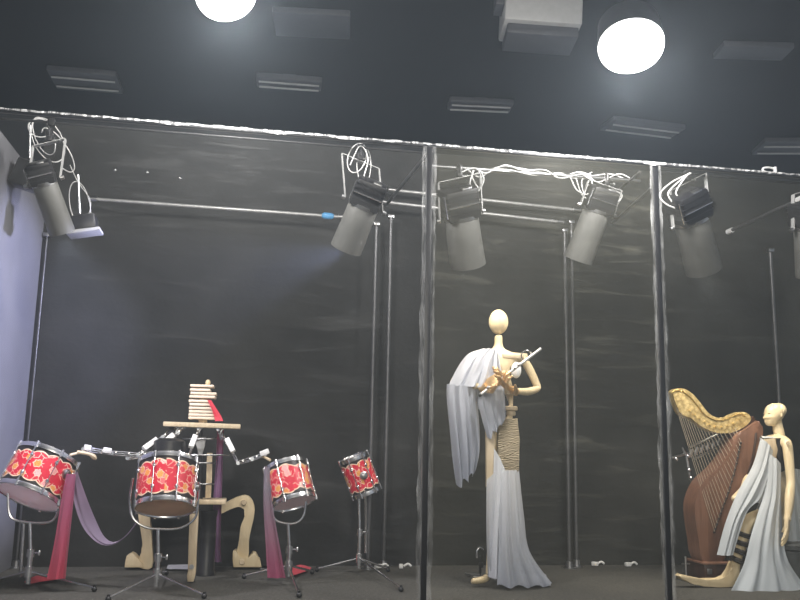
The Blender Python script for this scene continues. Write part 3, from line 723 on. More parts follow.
b = MB(); b.box((Q(180, 501) + Q(226, 501)) / 2, (46 * sD, .26, 4.6 * sD), bev=.006); b.build('seat_plate', M['wood'], dr)
b = MB(); b.lathe([(9.5 * sD, 0), (9.5 * sD, .02), (8.5 * sD, .03), (8.0 * sD, .38), (9 * sD, .40), (9 * sD, .42)], V((Q(206, 560).x, YD + .03, 0)), (0, 0, 1), 28); b.build('pedestal', M['black'], dr)
# legs (flat boards)
YR = 6.33
def Qr(px, py): return W(px, py, YR)
b = MB(); b.prism(smooth([Qr(*p) for p in [(215, 508), (225, 503), (233, 498.5), (240, 495.8), (246, 495), (251, 498), (254.5, 506), (253.8, 517), (251, 529), (249, 540), (248, 557), (238, 557), (237, 551), (239, 541), (240.6, 527), (244, 518), (245.3, 513), (243.5, 508.5), (240, 506), (230.5, 509), (220, 514), (215, 513), (215, 508)]], 3)[:-1], .07, .006); l = b.build('leg', M['woodcream'], dr)
for p in ((244, 502), (242, 561)): b = MB(); b.lathe([(3.2 * sD, 0), (3.2 * sD, .02), (2.4 * sD, .026), (1, .027)][:3], Qr(*p) + V((0, -.03, 0)), (0, -1, 0), 20); b.build('joint_disc', M['wood'], l)
fz = G(247, 567).y
b = MB(); b.prism([Qr(*p) for p in [(233, 551), (236, 549), (240, 557), (249, 557.5), (253, 551.5), (256, 552), (257, 556), (260, 558.5), (261.5, 566.4), (233.5, 566.4), (232.5, 558), (233, 551)]], .10, .006); b.build('foot', M['woodcream'], dr)
b = MB(); b.prism(smooth([Qr(*p) for p in [(190, 500), (175, 500), (150, 500), (141, 505), (139, 516), (142, 535), (143, 548), (139, 559), (140, 567), (152.5, 567), (152.6, 545), (151.5, 528), (150.5, 516), (154, 510), (176, 509), (190, 509), (190, 500)]], 3)[:-1], .07, .006); b.build('leg', M['woodcream'], dr)
b = MB(); b.prism([Qr(*p) for p in [(127.5, 555), (132.5, 552), (136, 554), (139, 559), (143, 562), (144, 566.6), (125.5, 566.6), (126, 562), (127.5, 555)]], .10, .005); b.build('foot', M['woodcream'], dr)
YL = 5.75
def Ql(px, py): return W(px, py, YL)
b = MB(); b.prism([Ql(*p) for p in [(190.5, 498), (199, 498), (198.3, 520), (197, 545), (196, 573), (188, 573), (189, 540), (190, 515)]], .06, .005); l = b.build('leg', M['wood'], dr)
b = MB(); b.cyl(Ql(192, 566) + V((0, -.045, 0)), Ql(192, 566) + V((0, .045, 0)), 2.2 * sD); b.cyl(Ql(194, 504) + V((0, -.045, 0)), Ql(194, 504) + V((0, .045, 0)), 2.6 * sD); b.build('joint_pin', M['steel'], l)
b = MB(); b.prism([Ql(*p) for p in [(189, 567), (195.5, 567), (195.5, 575), (193.8, 581.0), (187.8, 581.0), (187.2, 575)]], .075, .006); b.build('foot', M['wood'], dr)
b = MB(); b.beam(W(196, 501, YD), W(195, 502, YL), .05, .025, up=(0, 0, 1)); b.build('seat_bracket', M['wood'], dr)
# linkage arms
def arm(path, dys, pad, padlen, hand=None):
    pts = [W(p[0], p[1], YD + d) for p, d in zip(path, dys)]
    b = MB()
    for off in (V((0, 0, .012)), V((0, 0, -.012)), V((.006, -.02, .0))): b.tube([p + off for p in pts], .0045, 7)
    for i in range(len(pts) - 1):
        for k in range(2): q = pts[i].lerp(pts[i + 1], (k + .7) / 2); b.box(q, (.010, .026, .030), bev=.002)
    for p in pts: b.cyl(p + V((0, -.025, 0)), p + V((0, .025, 0)), .013, n=12)
    a = b.build('arm', M['chrome'], dr)
    for i, k, L in pad:
        q = pts[i].lerp(pts[i + 1], k); d = (pts[i + 1] - pts[i]).normalized()
        b = MB(); b.beam(q - d * L / 2 + V((0, -.035, .012)), q + d * L / 2 + V((0, -.035, .012)), .034, .026, up=(0, 1, 0), bev=.004); b.build('motor_block', M['white'], a)
    return a, pts
arm([(176, 427), (163, 437), (138, 455), (112, 453), (84, 449)], [0, -.12, -.26, -.3, -.38], [(1, .5, .12), (3, .15, .05), (3, .85, .04)], 0)
arm([(184, 427), (178, 433), (154, 453), (128, 458)], [0, -.10, -.22, -.25], [(1, .45, .12)], 0)
arm([(199, 429), (193, 444), (188, 458)], [-.02, -.12, -.25], [(0, .95, .11)], 0)
arm([(218, 429), (230, 447), (238, 463), (252, 459), (265, 454)], [0, -.06, -.12, -.14, -.15], [(1, .0, .11), (3, .95, .06)], 0)
b = MB(); b.tube(smooth([W(77, 452, Y1 + .05), W(84, 453, Y1 + .06), W(91, 455, Y1 + .08), (W(96, 459, Y1 + .1))], 4), [.010] * 8 + [.012, .014, .016, .012, .008], 8); b.build('forearm', M['wood'], dr)
b = MB(); b.tube([W(84, 452, YD - .38), W(78, 453, YD - .40), W(70, 455, YD - .43)], .008, 8); b.build('drumstick', M['wood'], dr)
b = MB(); b.cyl(W(262, 456, YD - .15), W(270, 460, YD - .22), .009); b.build('drumstick', M['wood'], dr)
for x0 in (177, 200, 222):
    b = MB(); b.tube(smooth([Q(x0 + 4, 426.5, -.05), Q(x0, 430, -.06), Q(x0 - 2, 435, -.06), Q(x0 - 1, 440, -.05)], 4), .006, 8); b.build('shoulder_hook', M['steel'], dr)
b = MB(); b.lathe([(15 * sD, 0), (16 * sD, .01), (15 * sD, .07), (11 * sD, .085), (6 * sD, .09)], Q(169, 452, -.2), (0, 0, 1), 28); b.build('motor_drum', M['black'], dr)
b = MB(); b.beam(Q(172, 428, -.05), Q(170, 444, -.2), .03, .02); b.build('motor_hanger', M['blackmetal'], dr)
yy = YD - .06
ribbon('red sash falling from the slatted head onto the shoulder plank', [Q(207.5, 400, -.085), Q(211, 408, -.09), Q(214, 416, -.09), Q(215, 421, -.10)], [Q(211, 400, -.085), Q(216, 408, -.09), Q(221, 416, -.09), Q(223, 421, -.10)], 'ribbon5', nu=8, nv=12, folds=1, amp=.004, name='sash')
ribbon('purple sash hanging under the shoulder plank down behind the seat', [Q(217, 428, .125), Q(216, 460, .14), Q(213, 500, .15), Q(212, 540, .15), Q(213, 562, .15)], [Q(224, 428, .125), Q(223, 460, .14), Q(222, 500, .15), Q(221, 540, .15), Q(222, 562, .15)], 'ribbon3', nu=10, folds=1.5, amp=.012, name='sash')

# pale sheets on the floor at the back
b = MB(); b.sheet([G(168, 566) + V((0, 0, .012)), G(166, 571) + V((0, 0, .012))], [G(196, 566) + V((0, 0, .016)), G(194, 571) + V((0, 0, .012))], nu=10, nv=6, folds=1, amp=.004, th=.006); tag(b.build('cloth_scrap', M['sheet']), 'pale cloth lying on the floor between the drummer legs', 'cloth')
b = MB(); b.sheet([G(262, 567.5) + V((0, 0, .01)), G(260, 571) + V((0, 0, .01))], [G(303, 568.5) + V((0, 0, .01)), G(298, 571) + V((0, 0, .01))], nu=10, nv=6, folds=1, amp=.003, th=.006); tag(b.build('cloth_scrap', M['sheet']), 'pale strip of cloth on the floor behind the third drum', 'cloth')

# small clamps lying on the floor by the poles
for i, (px, py, lb) in enumerate([(378, 569, 'small white clamp on the floor right of the smallest drum stand'), (401, 569, 'small white clamp on the floor left of the first dark post'), (595, 566.5, 'small white clamp on the floor right of the close pole pair'), (628, 567, 'small white clamp on the floor toward the second dark post')]):
    p = G(px, py); b = MB(); b.box(p + V((0, 0, .02)), (.05, .03, .03), Matrix.Rotation(.4 + i, 3, 'Z'), bev=.006); b.tube(smooth([p + V((.02, 0, .02)), p + V((.05, 0, .035)), p + V((.075, .0, .02))], 4), .008, 8); tag(b.build('clamp', M['white']), lb, 'clamp', 'floor clamps')

b = MB(); c0 = V((W(770, 168, YF).x, YF + .01, ZR + .013)); b.tube([c0 + V((.05 * math.cos(q), 0, .016 + .018 * math.sin(q))) for q in (2 * PI * k / 16 for k in range(16))], .007, 8, closed=True)
b.cyl(c0 + V((.045, 0, 0)), c0 + V((.045, 0, .04)), .010); tag(b.build('cable_tie', M['white']), 'white tie looped on the top edge rail above the harp', 'cable tie')
# ------------------------------------------------------------------ hands
def hand(wrist, tip_dir, palm_n, L, curl, mat, parent, name='hand', thumb=1, spread=.12):
    """palm and five bent fingers; palm_n points out of the palm; L = hand length"""
    d = V(tip_dir).normalized(); n = V(palm_n); n = (n - d * n.dot(d)).normalized(); s = d.cross(n).normalized() * thumb
    pl = L * .50; pw = L * .40; w = V(wrist)
    b = MB(); R = Matrix((s, n, d)).transposed()
    if R.determinant() < 0: R = Matrix((-s, n, d)).transposed()
    b.box(w + d * pl * .52, (pw, L * .14, pl), R, bev=L * .05)
    b.tube([w - d * L * .12, w + d * L * .10], [L * .098, L * .12], 12)
    lens = (.42, .48, .45, .36)
    for i, fl in enumerate(lens):
        o = (i - 1.5) / 3; base = w + d * pl * .92 - s * pw * .82 * o * -1
        base = w + d * pl * .92 + s * pw * .82 * (-o)
        dd = (d + s * (-o) * spread * 2).normalized(); p = base; pts = [p - dd * L * .06, p]; rs = [L * .05, L * .058]
        ang = 0; seg = (fl * .45, fl * .32, fl * .25)
        for k, sg in enumerate(seg):
            ang += curl * (.7, 1.0, .8)[k]
            v = dd * math.cos(ang) + n * math.sin(ang); p = p + v * L * sg; pts.append(p); rs.append(L * (.052, .046, .034)[k])
        b.tube(pts, rs, 8)
        for q, r_ in zip(pts[1:], rs[1:]): b.sphere(q, r_ * 1.08, n=5)
    p = w + d * pl * .22 + s * pw * .48; v = (d * .62 + s * .75 + n * .25).normalized(); v2 = (d * .85 + s * .2 + n * .5).normalized()
    pts = [p - v * L * .05, p + v * L * .16, p + v * L * .16 + v2 * L * .16, p + v * L * .16 + v2 * L * .28]
    b.tube(pts, [L * .075, L * .062, L * .052, L * .036], 8)
    for q, r_ in zip(pts[1:], (.064, .054, .037)): b.sphere(q, L * r_, n=5)
    return b.build(name, M[mat], parent)

# ------------------------------------------------------------------ standing figure with flute
YM = 5.55
def P(px, py, dy=0.): return W(px, py, YM + dy)
sM = S(500, 420, YM)
fl = thing('mannequin', 'standing wooden mannequin with egg head playing a flute in a blue-grey drape', 'mannequin', V((P(500, 560).x, YM, 0)))
b = MB(); b.sphere(P(498.5, 322), (9.4 * sM, 10.2 * sM, 12.3 * sM), n=18)
h = b.build('head', M['woodcream'], fl)
vs = [(P(499, 430), (.075, .055)),          # 0 pelvis
      (P(510, 418), (.022, .022)),             # 1
      (P(511, 404), (.014, .014)),           # 2 waist spine
      (P(509, 391), (.035, .035)),           # 3 lower chest
      (P(500, 372), (.09, .06)),             # 4 chest
      (P(499, 358), (.075, .05)),            # 5 top of chest
      (P(498.5, 349), (.036, .036)),         # 6 neck base
      (P(498.5, 341), (.026, .026)),         # 7
      (P(498.5, 334), (.036, .034)),         # 8 under the head
      (P(523, 358.5), (.032, .032)),         # 9 shoulder (right of picture)
      (P(531, 372), (.030, .030)),           # 10
      (P(538.5, 389), (.027, .027)),         # 11 elbow
      (P(527, 392, -.08), (.029, .026)),     # 12
      (P(514, 391, -.15), (.020, .020)),     # 13 wrist
      (P(474, 358), (.036, .036)),           # 14 shoulder (left of picture)
      (P(463, 370), (.032, .032)),           # 15
      (P(452, 384), (.028, .028)),           # 16 elbow
      (P(466, 386, -.09), (.028, .026)),     # 17
      (P(481, 386, -.17), (.020, .020)),     # 18 wrist
      (P(492, 450), (.055, .05)),           # 19 hip a
      (P(492, 485), (.036, .04)),           # 20 thigh
      (P(492, 515), (.030, .035)),           # 21 knee
      (P(491, 550), (.026, .028)),           # 22 shin
      (P(488.5, 577), (.020, .022)),           # 23 ankle
      (P(509, 450), (.060, .055)),           # 24 hip b
      (P(510, 488), (.045, .045)),           # 25
      (P(510, 516), (.038, .038)),           # 26
      (P(509, 550), (.030, .030)),           # 27
      (P(508, 577), (.022, .022)),           # 28
      ]
ed = [(0, 1), (1, 2), (2, 3), (3, 4), (4, 5), (5, 6), (6, 7), (7, 8), (5, 9), (9, 10), (10, 11), (11, 12), (12, 13), (5, 14), (14, 15), (15, 16), (16, 17), (17, 18), (0, 19), (19, 20), (20, 21), (21, 22), (22, 23), (0, 24), (24, 25), (25, 26), (26, 27), (27, 28)]
skin('body', vs, ed, M['woodcream'], fl)
b = MB(); b.box(P(513, 356.5, -.055), (22 * sM, .03, 4.0 * sM), bev=.004); b.build('collar_board', M['wood'], fl)
b = MB(); b.prism([P(504, 352, .03), P(526, 354, .03), P(527, 359, .03), P(518, 361, .03), P(505, 360, .03)], .06, .004); b.build('shoulder_board', M['wood'], fl)
b = MB(); b.sphere(P(516, 370, -.05), (5.2 * sM, .03, 8 * sM), n=10); b.build('chest_plate', M['white'], fl)
for y0, w in ((393, 12), (408.5, 13), (413.5, 9)):
    b = MB(); b.lathe([(w * sM * .42, -2.2 * sM), (w * sM * .5, -1.4 * sM), (w * sM * .5, 1.4 * sM), (w * sM * .42, 2.2 * sM)], P(511, y0), (0, 0, 1), 24); b.build('waist_disc', M['wood'], fl)
b = MB(); b.prism([P(498, 419, -.085), P(517, 418.5, -.085), P(519, 440, -.09), P(518.5, 470, -.10), P(513, 477.5, -.10), P(504, 476, -.10), P(498, 468, -.10), P(497.5, 440, -.09)], .035, .006); b.build('carved_apron', M['carved'], fl)
b = MB(); b.prism([P(485.5, 425, -.07), P(494.5, 418, -.07), P(494, 455, -.08), P(492, 487, -.09), P(486, 487, -.09)], .03, .005); b.build('hip_board', M['wood'], fl)
# bare foot at the left, pointing left
ft = G(486, 584)
skin('foot', [(P(487, 574, -.05), (.026, .026)), (P(486, 579, -.05), (.028, .026)), (P(479, 580.5, -.09), (.030, .022)), (P(471, 581.3, -.10), (.024, .018))], [(0, 1), (1, 2), (2, 3)], M['woodcream'], fl)
# gold hands closing on the flute
F0 = P(480, 395, -.24); F1 = P(541, 348.5, -.24); fd = (F1 - F0).normalized()
hand(P(484, 388, -.19), P(498, 379, -.25) - P(484, 388, -.19), V((.25, -.35, .9)).cross(V((0, 0, 0))) + V((.35, -.55, .5)), .235, .85, 'gold', fl, thumb=1, spread=.2)
hand(P(514, 391, -.17), P(501, 383, -.24) - P(514, 391, -.17), V((-.1, -.5, .75)), .235, .85, 'gold', fl, thumb=-1, spread=.2)
# flute
ft_ = thing('flute', 'silver flute held diagonally in the gold hands of the standing mannequin', 'flute', F0)
MB().tube([F0, F1], .0095, 14).build('tube', M['silver'], ft_)
for k in (.12, .24, .33, .42, .55, .62):
    p = F0.lerp(F1, k); b = MB(); b.cyl(p + V((0, -.006, .006)), p + V((0, -.018, .014)), .009, n=12); b.build('key', M['steel'], ft_)
b = MB(); b.sphere(F0.lerp(F1, .0), .0125, n=8); b.build('end_cap', M['blackmetal'], ft_)
b = MB(); b.tube(smooth([P(524, 362, -.15), P(521, 355, -.2), P(526, 350.5, -.22), P(531, 353, -.22), P(528, 361, -.2)], 5), .005, 8); b.build('lip_hook', M['chrome'], ft_)
# cloth
b = MB()
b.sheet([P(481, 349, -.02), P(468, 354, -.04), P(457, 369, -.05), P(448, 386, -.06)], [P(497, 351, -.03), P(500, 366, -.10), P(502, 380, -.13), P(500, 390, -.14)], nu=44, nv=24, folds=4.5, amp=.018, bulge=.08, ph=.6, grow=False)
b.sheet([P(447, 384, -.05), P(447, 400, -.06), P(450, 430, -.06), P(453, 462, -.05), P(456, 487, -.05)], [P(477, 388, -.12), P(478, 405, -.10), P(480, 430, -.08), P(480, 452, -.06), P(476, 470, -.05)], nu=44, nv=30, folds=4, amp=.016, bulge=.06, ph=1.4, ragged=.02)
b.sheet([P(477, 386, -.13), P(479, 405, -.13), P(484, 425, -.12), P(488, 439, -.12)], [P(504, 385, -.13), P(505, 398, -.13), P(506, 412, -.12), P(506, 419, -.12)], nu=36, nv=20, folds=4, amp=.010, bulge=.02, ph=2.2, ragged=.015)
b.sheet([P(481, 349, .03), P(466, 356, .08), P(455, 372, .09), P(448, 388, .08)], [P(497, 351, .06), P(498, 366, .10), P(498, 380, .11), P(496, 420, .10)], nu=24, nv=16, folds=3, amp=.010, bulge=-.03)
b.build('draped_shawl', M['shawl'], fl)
b = MB()
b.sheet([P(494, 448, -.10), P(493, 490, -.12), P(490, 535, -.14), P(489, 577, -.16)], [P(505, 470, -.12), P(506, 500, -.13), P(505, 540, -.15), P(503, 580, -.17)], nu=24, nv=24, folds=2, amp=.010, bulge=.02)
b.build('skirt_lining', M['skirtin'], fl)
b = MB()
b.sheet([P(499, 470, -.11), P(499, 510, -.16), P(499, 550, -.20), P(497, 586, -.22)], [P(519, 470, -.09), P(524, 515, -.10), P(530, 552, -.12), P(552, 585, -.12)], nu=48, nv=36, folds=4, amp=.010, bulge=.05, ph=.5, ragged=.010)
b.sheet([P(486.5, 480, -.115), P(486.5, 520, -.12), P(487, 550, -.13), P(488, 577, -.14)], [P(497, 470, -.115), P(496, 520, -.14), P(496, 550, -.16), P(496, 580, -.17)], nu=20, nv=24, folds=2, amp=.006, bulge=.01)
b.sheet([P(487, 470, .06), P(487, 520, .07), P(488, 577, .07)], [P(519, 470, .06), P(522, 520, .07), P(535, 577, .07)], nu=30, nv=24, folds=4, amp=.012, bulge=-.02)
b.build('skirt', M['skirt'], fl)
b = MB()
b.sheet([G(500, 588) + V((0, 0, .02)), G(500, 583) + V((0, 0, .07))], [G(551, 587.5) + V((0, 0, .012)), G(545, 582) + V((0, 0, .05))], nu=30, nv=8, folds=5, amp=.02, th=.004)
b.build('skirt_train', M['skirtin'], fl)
# small hook stand beside its foot
t = thing('hook_stand', 'small black floor stand with a chrome hook left of the standing mannequin foot', 'stand', G(480, 577))
z0 = G(480, 577); Yk = z0.y
b = MB(); b.tube([W(465, 573.5, Yk), W(486, 574.5, Yk)], .009, 8); b.box(V((z0.x, Yk, .006)), (.12, .08, .012), bev=.003); b.build('base_bar', M['steel'], t)
b = MB(); b.tube([V((z0.x, Yk, .01)), W(480.5, 556, Yk)], .010, 8); b.box(W(481, 565, Yk), (.03, .03, .035), bev=.004); b.build('stem', M['black'], t)
b = MB(); b.tube(smooth([W(477, 558, Yk), W(477, 551, Yk), W(480, 547.5, Yk), (W(483.5, 550, Yk))], 5), .007, 8); b.build('hook', M['chrome'], t)

# ------------------------------------------------------------------ harp
YHp = 5.68
def H(px, py, dy=0.): return W(px, py, YHp + dy)
sH = S(720, 480, YHp)
hp = thing('harp', 'brown harp with gilded curved neck beside the seated mannequin', 'harp', V((H(712, 570).x, YHp, 0)))
nk = smooth([H(*p) for p in [(670, 392), (674, 389), (681.7, 389), (690, 394), (698, 403), (705, 412), (713, 417.3), (723, 418), (731.7, 414), (740, 412), (746.7, 415), (748.5, 420), (740, 428), (726.7, 433), (713, 432.5), (701.7, 428), (693, 422), (686, 416.5), (680, 415.5), (674, 405), (670, 392)]], 4)[:-1]
b = MB(); b.prism(nk, .07, .006); nko = b.build('neck', M['neckgold'], hp)
b = MB(); b.tube(smooth([H(*p, -.037) for p in [(671.5, 393), (675, 391), (681.7, 391), (689, 396), (697, 405), (704, 414), (713, 419.3), (723, 420), (732, 416), (740, 414), (745.5, 416)]], 4), .006, 8); b.build('carved_bead', M['brass'], nko)
for k, p in enumerate([(690, 411), (695, 415), (700, 418.5), (705, 422), (710, 424.5), (716, 426.5), (722, 427), (728, 426), (734, 423.5), (740, 420)]):
    b = MB(); b.cyl(H(*p, -.034), H(*p, -.055), .008, .006, n=10); b.build('tuning_pin', M['brass'], nko)
b = MB(); b.prism(smooth([H(*p) for p in [(749.5, 416), (752, 420), (746, 426), (736, 433), (729, 437), (727, 433.5), (740, 428.5), (747, 422.5), (749.5, 416)]], 3)[:-1], .085, .004); b.build('neck_collar', M['harpdark'], hp)
sb = smooth([H(*p) for p in [(752, 421), (755.5, 425), (756.3, 434), (752.5, 458), (743.5, 489), (731.5, 519.6), (722, 542.6), (717.5, 561), (697.6, 561), (692.8, 539), (689, 512), (690.5, 497), (698, 481), (713.5, 466), (724.5, 450.6), (730, 436), (741, 428.5), (752, 421)]], 4)[:-1]
b = MB(); b.prism(sb, .16, .014); b.build('sound_box', M['harpwood'], hp)
b = MB(); b.tube(smooth([H(*p, -.078) for p in [(756, 433), (752.3, 458), (743.3, 489), (731.3, 519.6), (722, 542.6)]], 5), .010, 8); b.build('edge_strip', M['harpdark'], hp)
lo = [H(740.5, 443, -.085), H(736, 465, -.085), H(729, 490, -.085), H(721, 512, -.085), H(714, 532, -.085)]
b = MB(); los = smooth(lo, 6); b.tube(los, .006, 8); sr = b.build('string_rib', M['harpdark'], hp)
for k in range(18):
    q = lerpl(los, k / 17); b = MB(); b.cyl(q, q + V((0, -.012, 0)), .007, .005, n=8); b.build('string_peg', M['black'], sr)
up = smooth([H(*p, -.045) for p in [(735, 428), (722, 432), (708, 430), (695, 422.5), (685, 416), (676.5, 408)]], 6)
for k in range(18):
    a = lerpl(up, k / 17); q = lerpl(los, k / 17) + V((0, -.010, 0)); b = MB(); b.tube([a, q], .0018, 5); b.build('string', M['string'], hp)
# base
b = MB(); b.box(V((H(711, 570).x, YHp, .065)), (30 * sH, .24, .115), bev=.008); b.build('plinth', M['harpdark'], hp)
b = MB(); b.box(V((H(711, 570).x, YHp, .128)), (33 * sH, .26, .016), bev=.004); b.build('plinth_cap', M['harpwood'], hp)
b = MB(); b.box(V((H(711, 570).x, YHp, .006)), (34 * sH, .26, .012), bev=.002); b.build('plinth_foot', M['black'], hp)
b = MB(); b.box(V((H(700.5, 572).x, YHp - .122, .075)), (.035, .006, .035), bev=.001); b.build('plate', M['steel'], hp)
b = MB(); px0 = H(686, 572).x; b.box(V((px0, YHp, .012)), (.10, .10, .024), bev=.004); b.tube([V((px0, YHp, .02)), V((px0, YHp, .16))], .008, 8); b.tube([V((px0 - .03, YHp, .11)), V((px0 + .03, YHp, .11))], .006, 8); b.build('pedal_post', M['steel'], hp)
# plucking mechanism behind the strings
yk = .14
b = MB(); b.tube([H(672, 458, yk), H(688, 453, yk), H(722, 440, yk)], .010, 8); b.tube([H(690, 447, yk), H(718, 434, yk)], .008, 8); b.tube([H(694, 459, yk), H(730, 442, yk)], .008, 8)
for k in range(7): p = H(690, 453, yk).lerp(H(724, 440, yk), k / 6); b.box(p, (.022, .03, .06), Matrix.Rotation(.35, 3, 'Y'), bev=.003)
mech = b.build('plucking_arm', M['steel'], hp)
b = MB(); b.tube([H(682, 447, yk), H(686, 455, yk), H(688, 466, yk), H(690, 478, yk), H(696, 486, yk)], [.010, .013, .012, .012, .008], 8)
for p in ((676, 459), (688, 456), (689, 470), (691, 478)): b.sphere(H(*p, yk), .018, n=8)
b.build('linkage', M['chrome'], mech)
b = MB(); b.beam(H(730, 440, yk), H(735, 440, .06), .05, .02); b.build('mech_bracket', M['blackmetal'], mech)

# ------------------------------------------------------------------ seated harpist
YA = 5.52
def A(px, py, dy=0.): return W(px, py, YA + dy)
sA = S(780, 480, YA)
ha = thing('mannequin', 'seated wooden mannequin in a pale grey gown beside the harp', 'mannequin', V((A(785, 560).x, YA, 0)))
# head: profile to the left
ring = [  # (py, front px, back px, half width)
    (403.3, 772, 778, 2.5), (405, 768.6, 781.6, 5.0), (408, 766.2, 783.6, 7.0), (411, 765.4, 784.4, 7.9), (413.5, 765.2, 784.2, 8.0), (415, 764.9, 783.4, 7.9),
    (416.8, 764.0, 782.6, 7.6), (418.3, 763.7, 781.8, 7.3), (419.2, 765.2, 781.0, 7.0), (420.4, 765.0, 780.0, 6.6), (421.6, 765.4, 779.4, 6.0), (423.2, 765.8, 778.6, 5.2), (424.8, 766.6, 777.0, 4.0), (426.0, 768.6, 774.5, 2.0)]
b = MB(); rows = []
for py, xf, xb, hw in ring:
    cx = (xf + xb) / 2; hx = (xb - xf) / 2; row = []
    for j in range(24):
        q = 2 * PI * j / 24; co, si = math.cos(q), math.sin(q)
        pin = 1 - .28 * max(0, -co) ** 6 if 413 < py < 423 else 1
        row.append(b.bm.verts.new(A(cx + hx * co, py) + V((0, hw * sA * si * pin, 0))))
    rows.append(row)
for i in range(len(rows) - 1):
    for j in range(24): b.bm.faces.new((rows[i][j], rows[i][(j + 1) % 24], rows[i + 1][(j + 1) % 24], rows[i + 1][j]))
b.bm.faces.new(rows[0]); b.bm.faces.new(rows[-1][::-1])
hd = b.build('head', M['woodcream'], ha, sharp=70)
b = MB(); b.tube(smooth([A(780, 442), A(779.5, 436), A(778, 428), A(776, 417)], 5), [.052, .050, .047, .043, .040] + [.037] * 5 + [.035] * 6, 16); b.build('neck', M['woodcream'], ha)
b = MB(); b.sphere(A(778.6, 410.3), (6.0 * sA, 8.3 * sA, 6.6 * sA), n=12); b.build('hair_cap', M['woodcream'], hd)
for sg in (-1, 1):
    b = MB(); b.sphere(A(776.5, 415.5) + V((0, sg * 7.6 * sA, 0)), (1.3 * sA, .6 * sA, 2.0 * sA), n=6); b.build('ear', M['woodcream'], hd)
    b = MB(); b.sphere(A(766.8, 413.2) + V((.0, sg * 3.8 * sA, 0)), (.9 * sA, 1.2 * sA, .6 * sA), n=6); b.build('eye', M['woodcream'], hd)
vs = [(A(781, 515), (.115, .11)),     # 0 pelvis
      (A(780, 495), (.085, .085)),    # 1
      (A(777, 475), (.075, .08)),     # 2 waist
      (A(773, 458), (.090, .095)),    # 3 chest
      (A(775, 445), (.075, .10)),     # 4 upper chest
      (A(778.5, 436), (.026, .026)),    # 5 neck base
      (A(778.5, 431), (.018, .018)),  # 6 neck top
      (A(787, 442, -.17), (.038, .038)),   # 7 near shoulder
      (A(789, 460, -.20), (.034, .034)),   # 8
      (A(791, 483, -.23), (.030, .030)),   # 9 elbow
      (A(789.5, 497, -.26), (.034, .033)),   # 10
      (A(787.5, 518, -.30), (.021, .021)), # 11 wrist
      (A(766, 442, .17), (.042, .042)),    # 12 far shoulder
      (A(752, 466, .16), (.036, .036)),    # 13
      (A(744, 490, .02), (.030, .030)),    # 14 far elbow
      (A(733, 500, -.06), (.024, .024)),    # 15 far forearm toward the strings
      (A(774, 519, -.08), (.085, .080)),   # 16 hip
      (A(758, 518, -.12), (.065, .062)),   # 17 thigh
      (A(746, 522, -.14), (.050, .050)),   # 18 knee
      (A(742, 540, -.14), (.045, .045)),   # 19 calf
      (A(736, 562, -.13), (.030, .030)),   # 20 ankle
      (A(731, 580, -.13), (.032, .028)),   # 21 heel
      ]
ed = [(0, 1), (1, 2), (2, 3), (3, 4), (4, 5), (5, 6), (4, 7), (7, 8), (8, 9), (9, 10), (10, 11), (4, 12), (12, 13), (13, 14), (14, 15), (0, 16), (16, 17), (17, 18), (18, 19), (19, 20), (20, 21)]
skin('body', vs, ed, M['woodcream'], ha)
b = MB(); b.prism([A(731, 561, -.13), A(738, 563, -.13), A(736.5, 576, -.13), A(735.5, 586.5, -.13), A(716, 586.5, -.13), A(702, 586.3, -.13), A(690, 583, -.13), A(680, 579, -.13), A(676.5, 575.5, -.13), A(679, 573.6, -.13), A(686, 575.5, -.13), A(702, 580.5, -.13), A(718, 580, -.13), A(725, 577, -.13), A(728, 570, -.13)], .07, .010); b.build('foot', M['woodcream'], ha)
for k, (x0, y0, x1, y1) in enumerate([(736, 531, 749, 535), (735, 540, 748.5, 543), (733.5, 548, 746.5, 552), (732, 556.5, 743, 561)]):
    pts = []; c0 = (A(x0, y0, -.14) + A(x1, y1, -.14)) / 2; e = (A(x1, y1, -.14) - A(x0, y0, -.14)) / 2
    for j in range(20): q = 2 * PI * j / 20; pts.append(c0 + e * math.cos(q) * 1.02 + V((0, .050 * math.sin(q) - .0, .008 * math.sin(q))))
    b = MB(); b.tube(pts, .011, 8, closed=True); b.tube([p + V((0, 0, -.014)) for p in pts], .009, 8, closed=True); b.build('leg_strap', M['strap'], ha)
hand(A(787.5, 517, -.30), A(786, 545, -.32) - A(787.5, 517, -.30), V((-.75, .65, 0)), .20, .18, 'woodcream', ha, thumb=1, spread=.25)
b = MB(); b.prism([A(762, 440, -.13), A(774, 438.5, -.13), A(777, 450, -.13), A(774, 462, -.13), A(764, 462, -.13)], .03, .006); b.build('chest_panel', M['wood'], ha)
b = MB(); b.prism([A(777, 438, -.135), A(780.5, 438, -.135), A(782, 455, -.135), A(785, 470, -.135), A(781, 472, -.135), A(776.5, 456, -.135)], .02, .003); b.build('back_gap_shade', M['black'], ha)  # solid black strip standing in for the shaded gap in the back
for p in ((788, 443), (791, 484)):
    b = MB(); b.cyl(A(*p, -.205), A(*p, -.25), .014, .011, n=12); b.build('joint_bolt', M['wood'], ha)
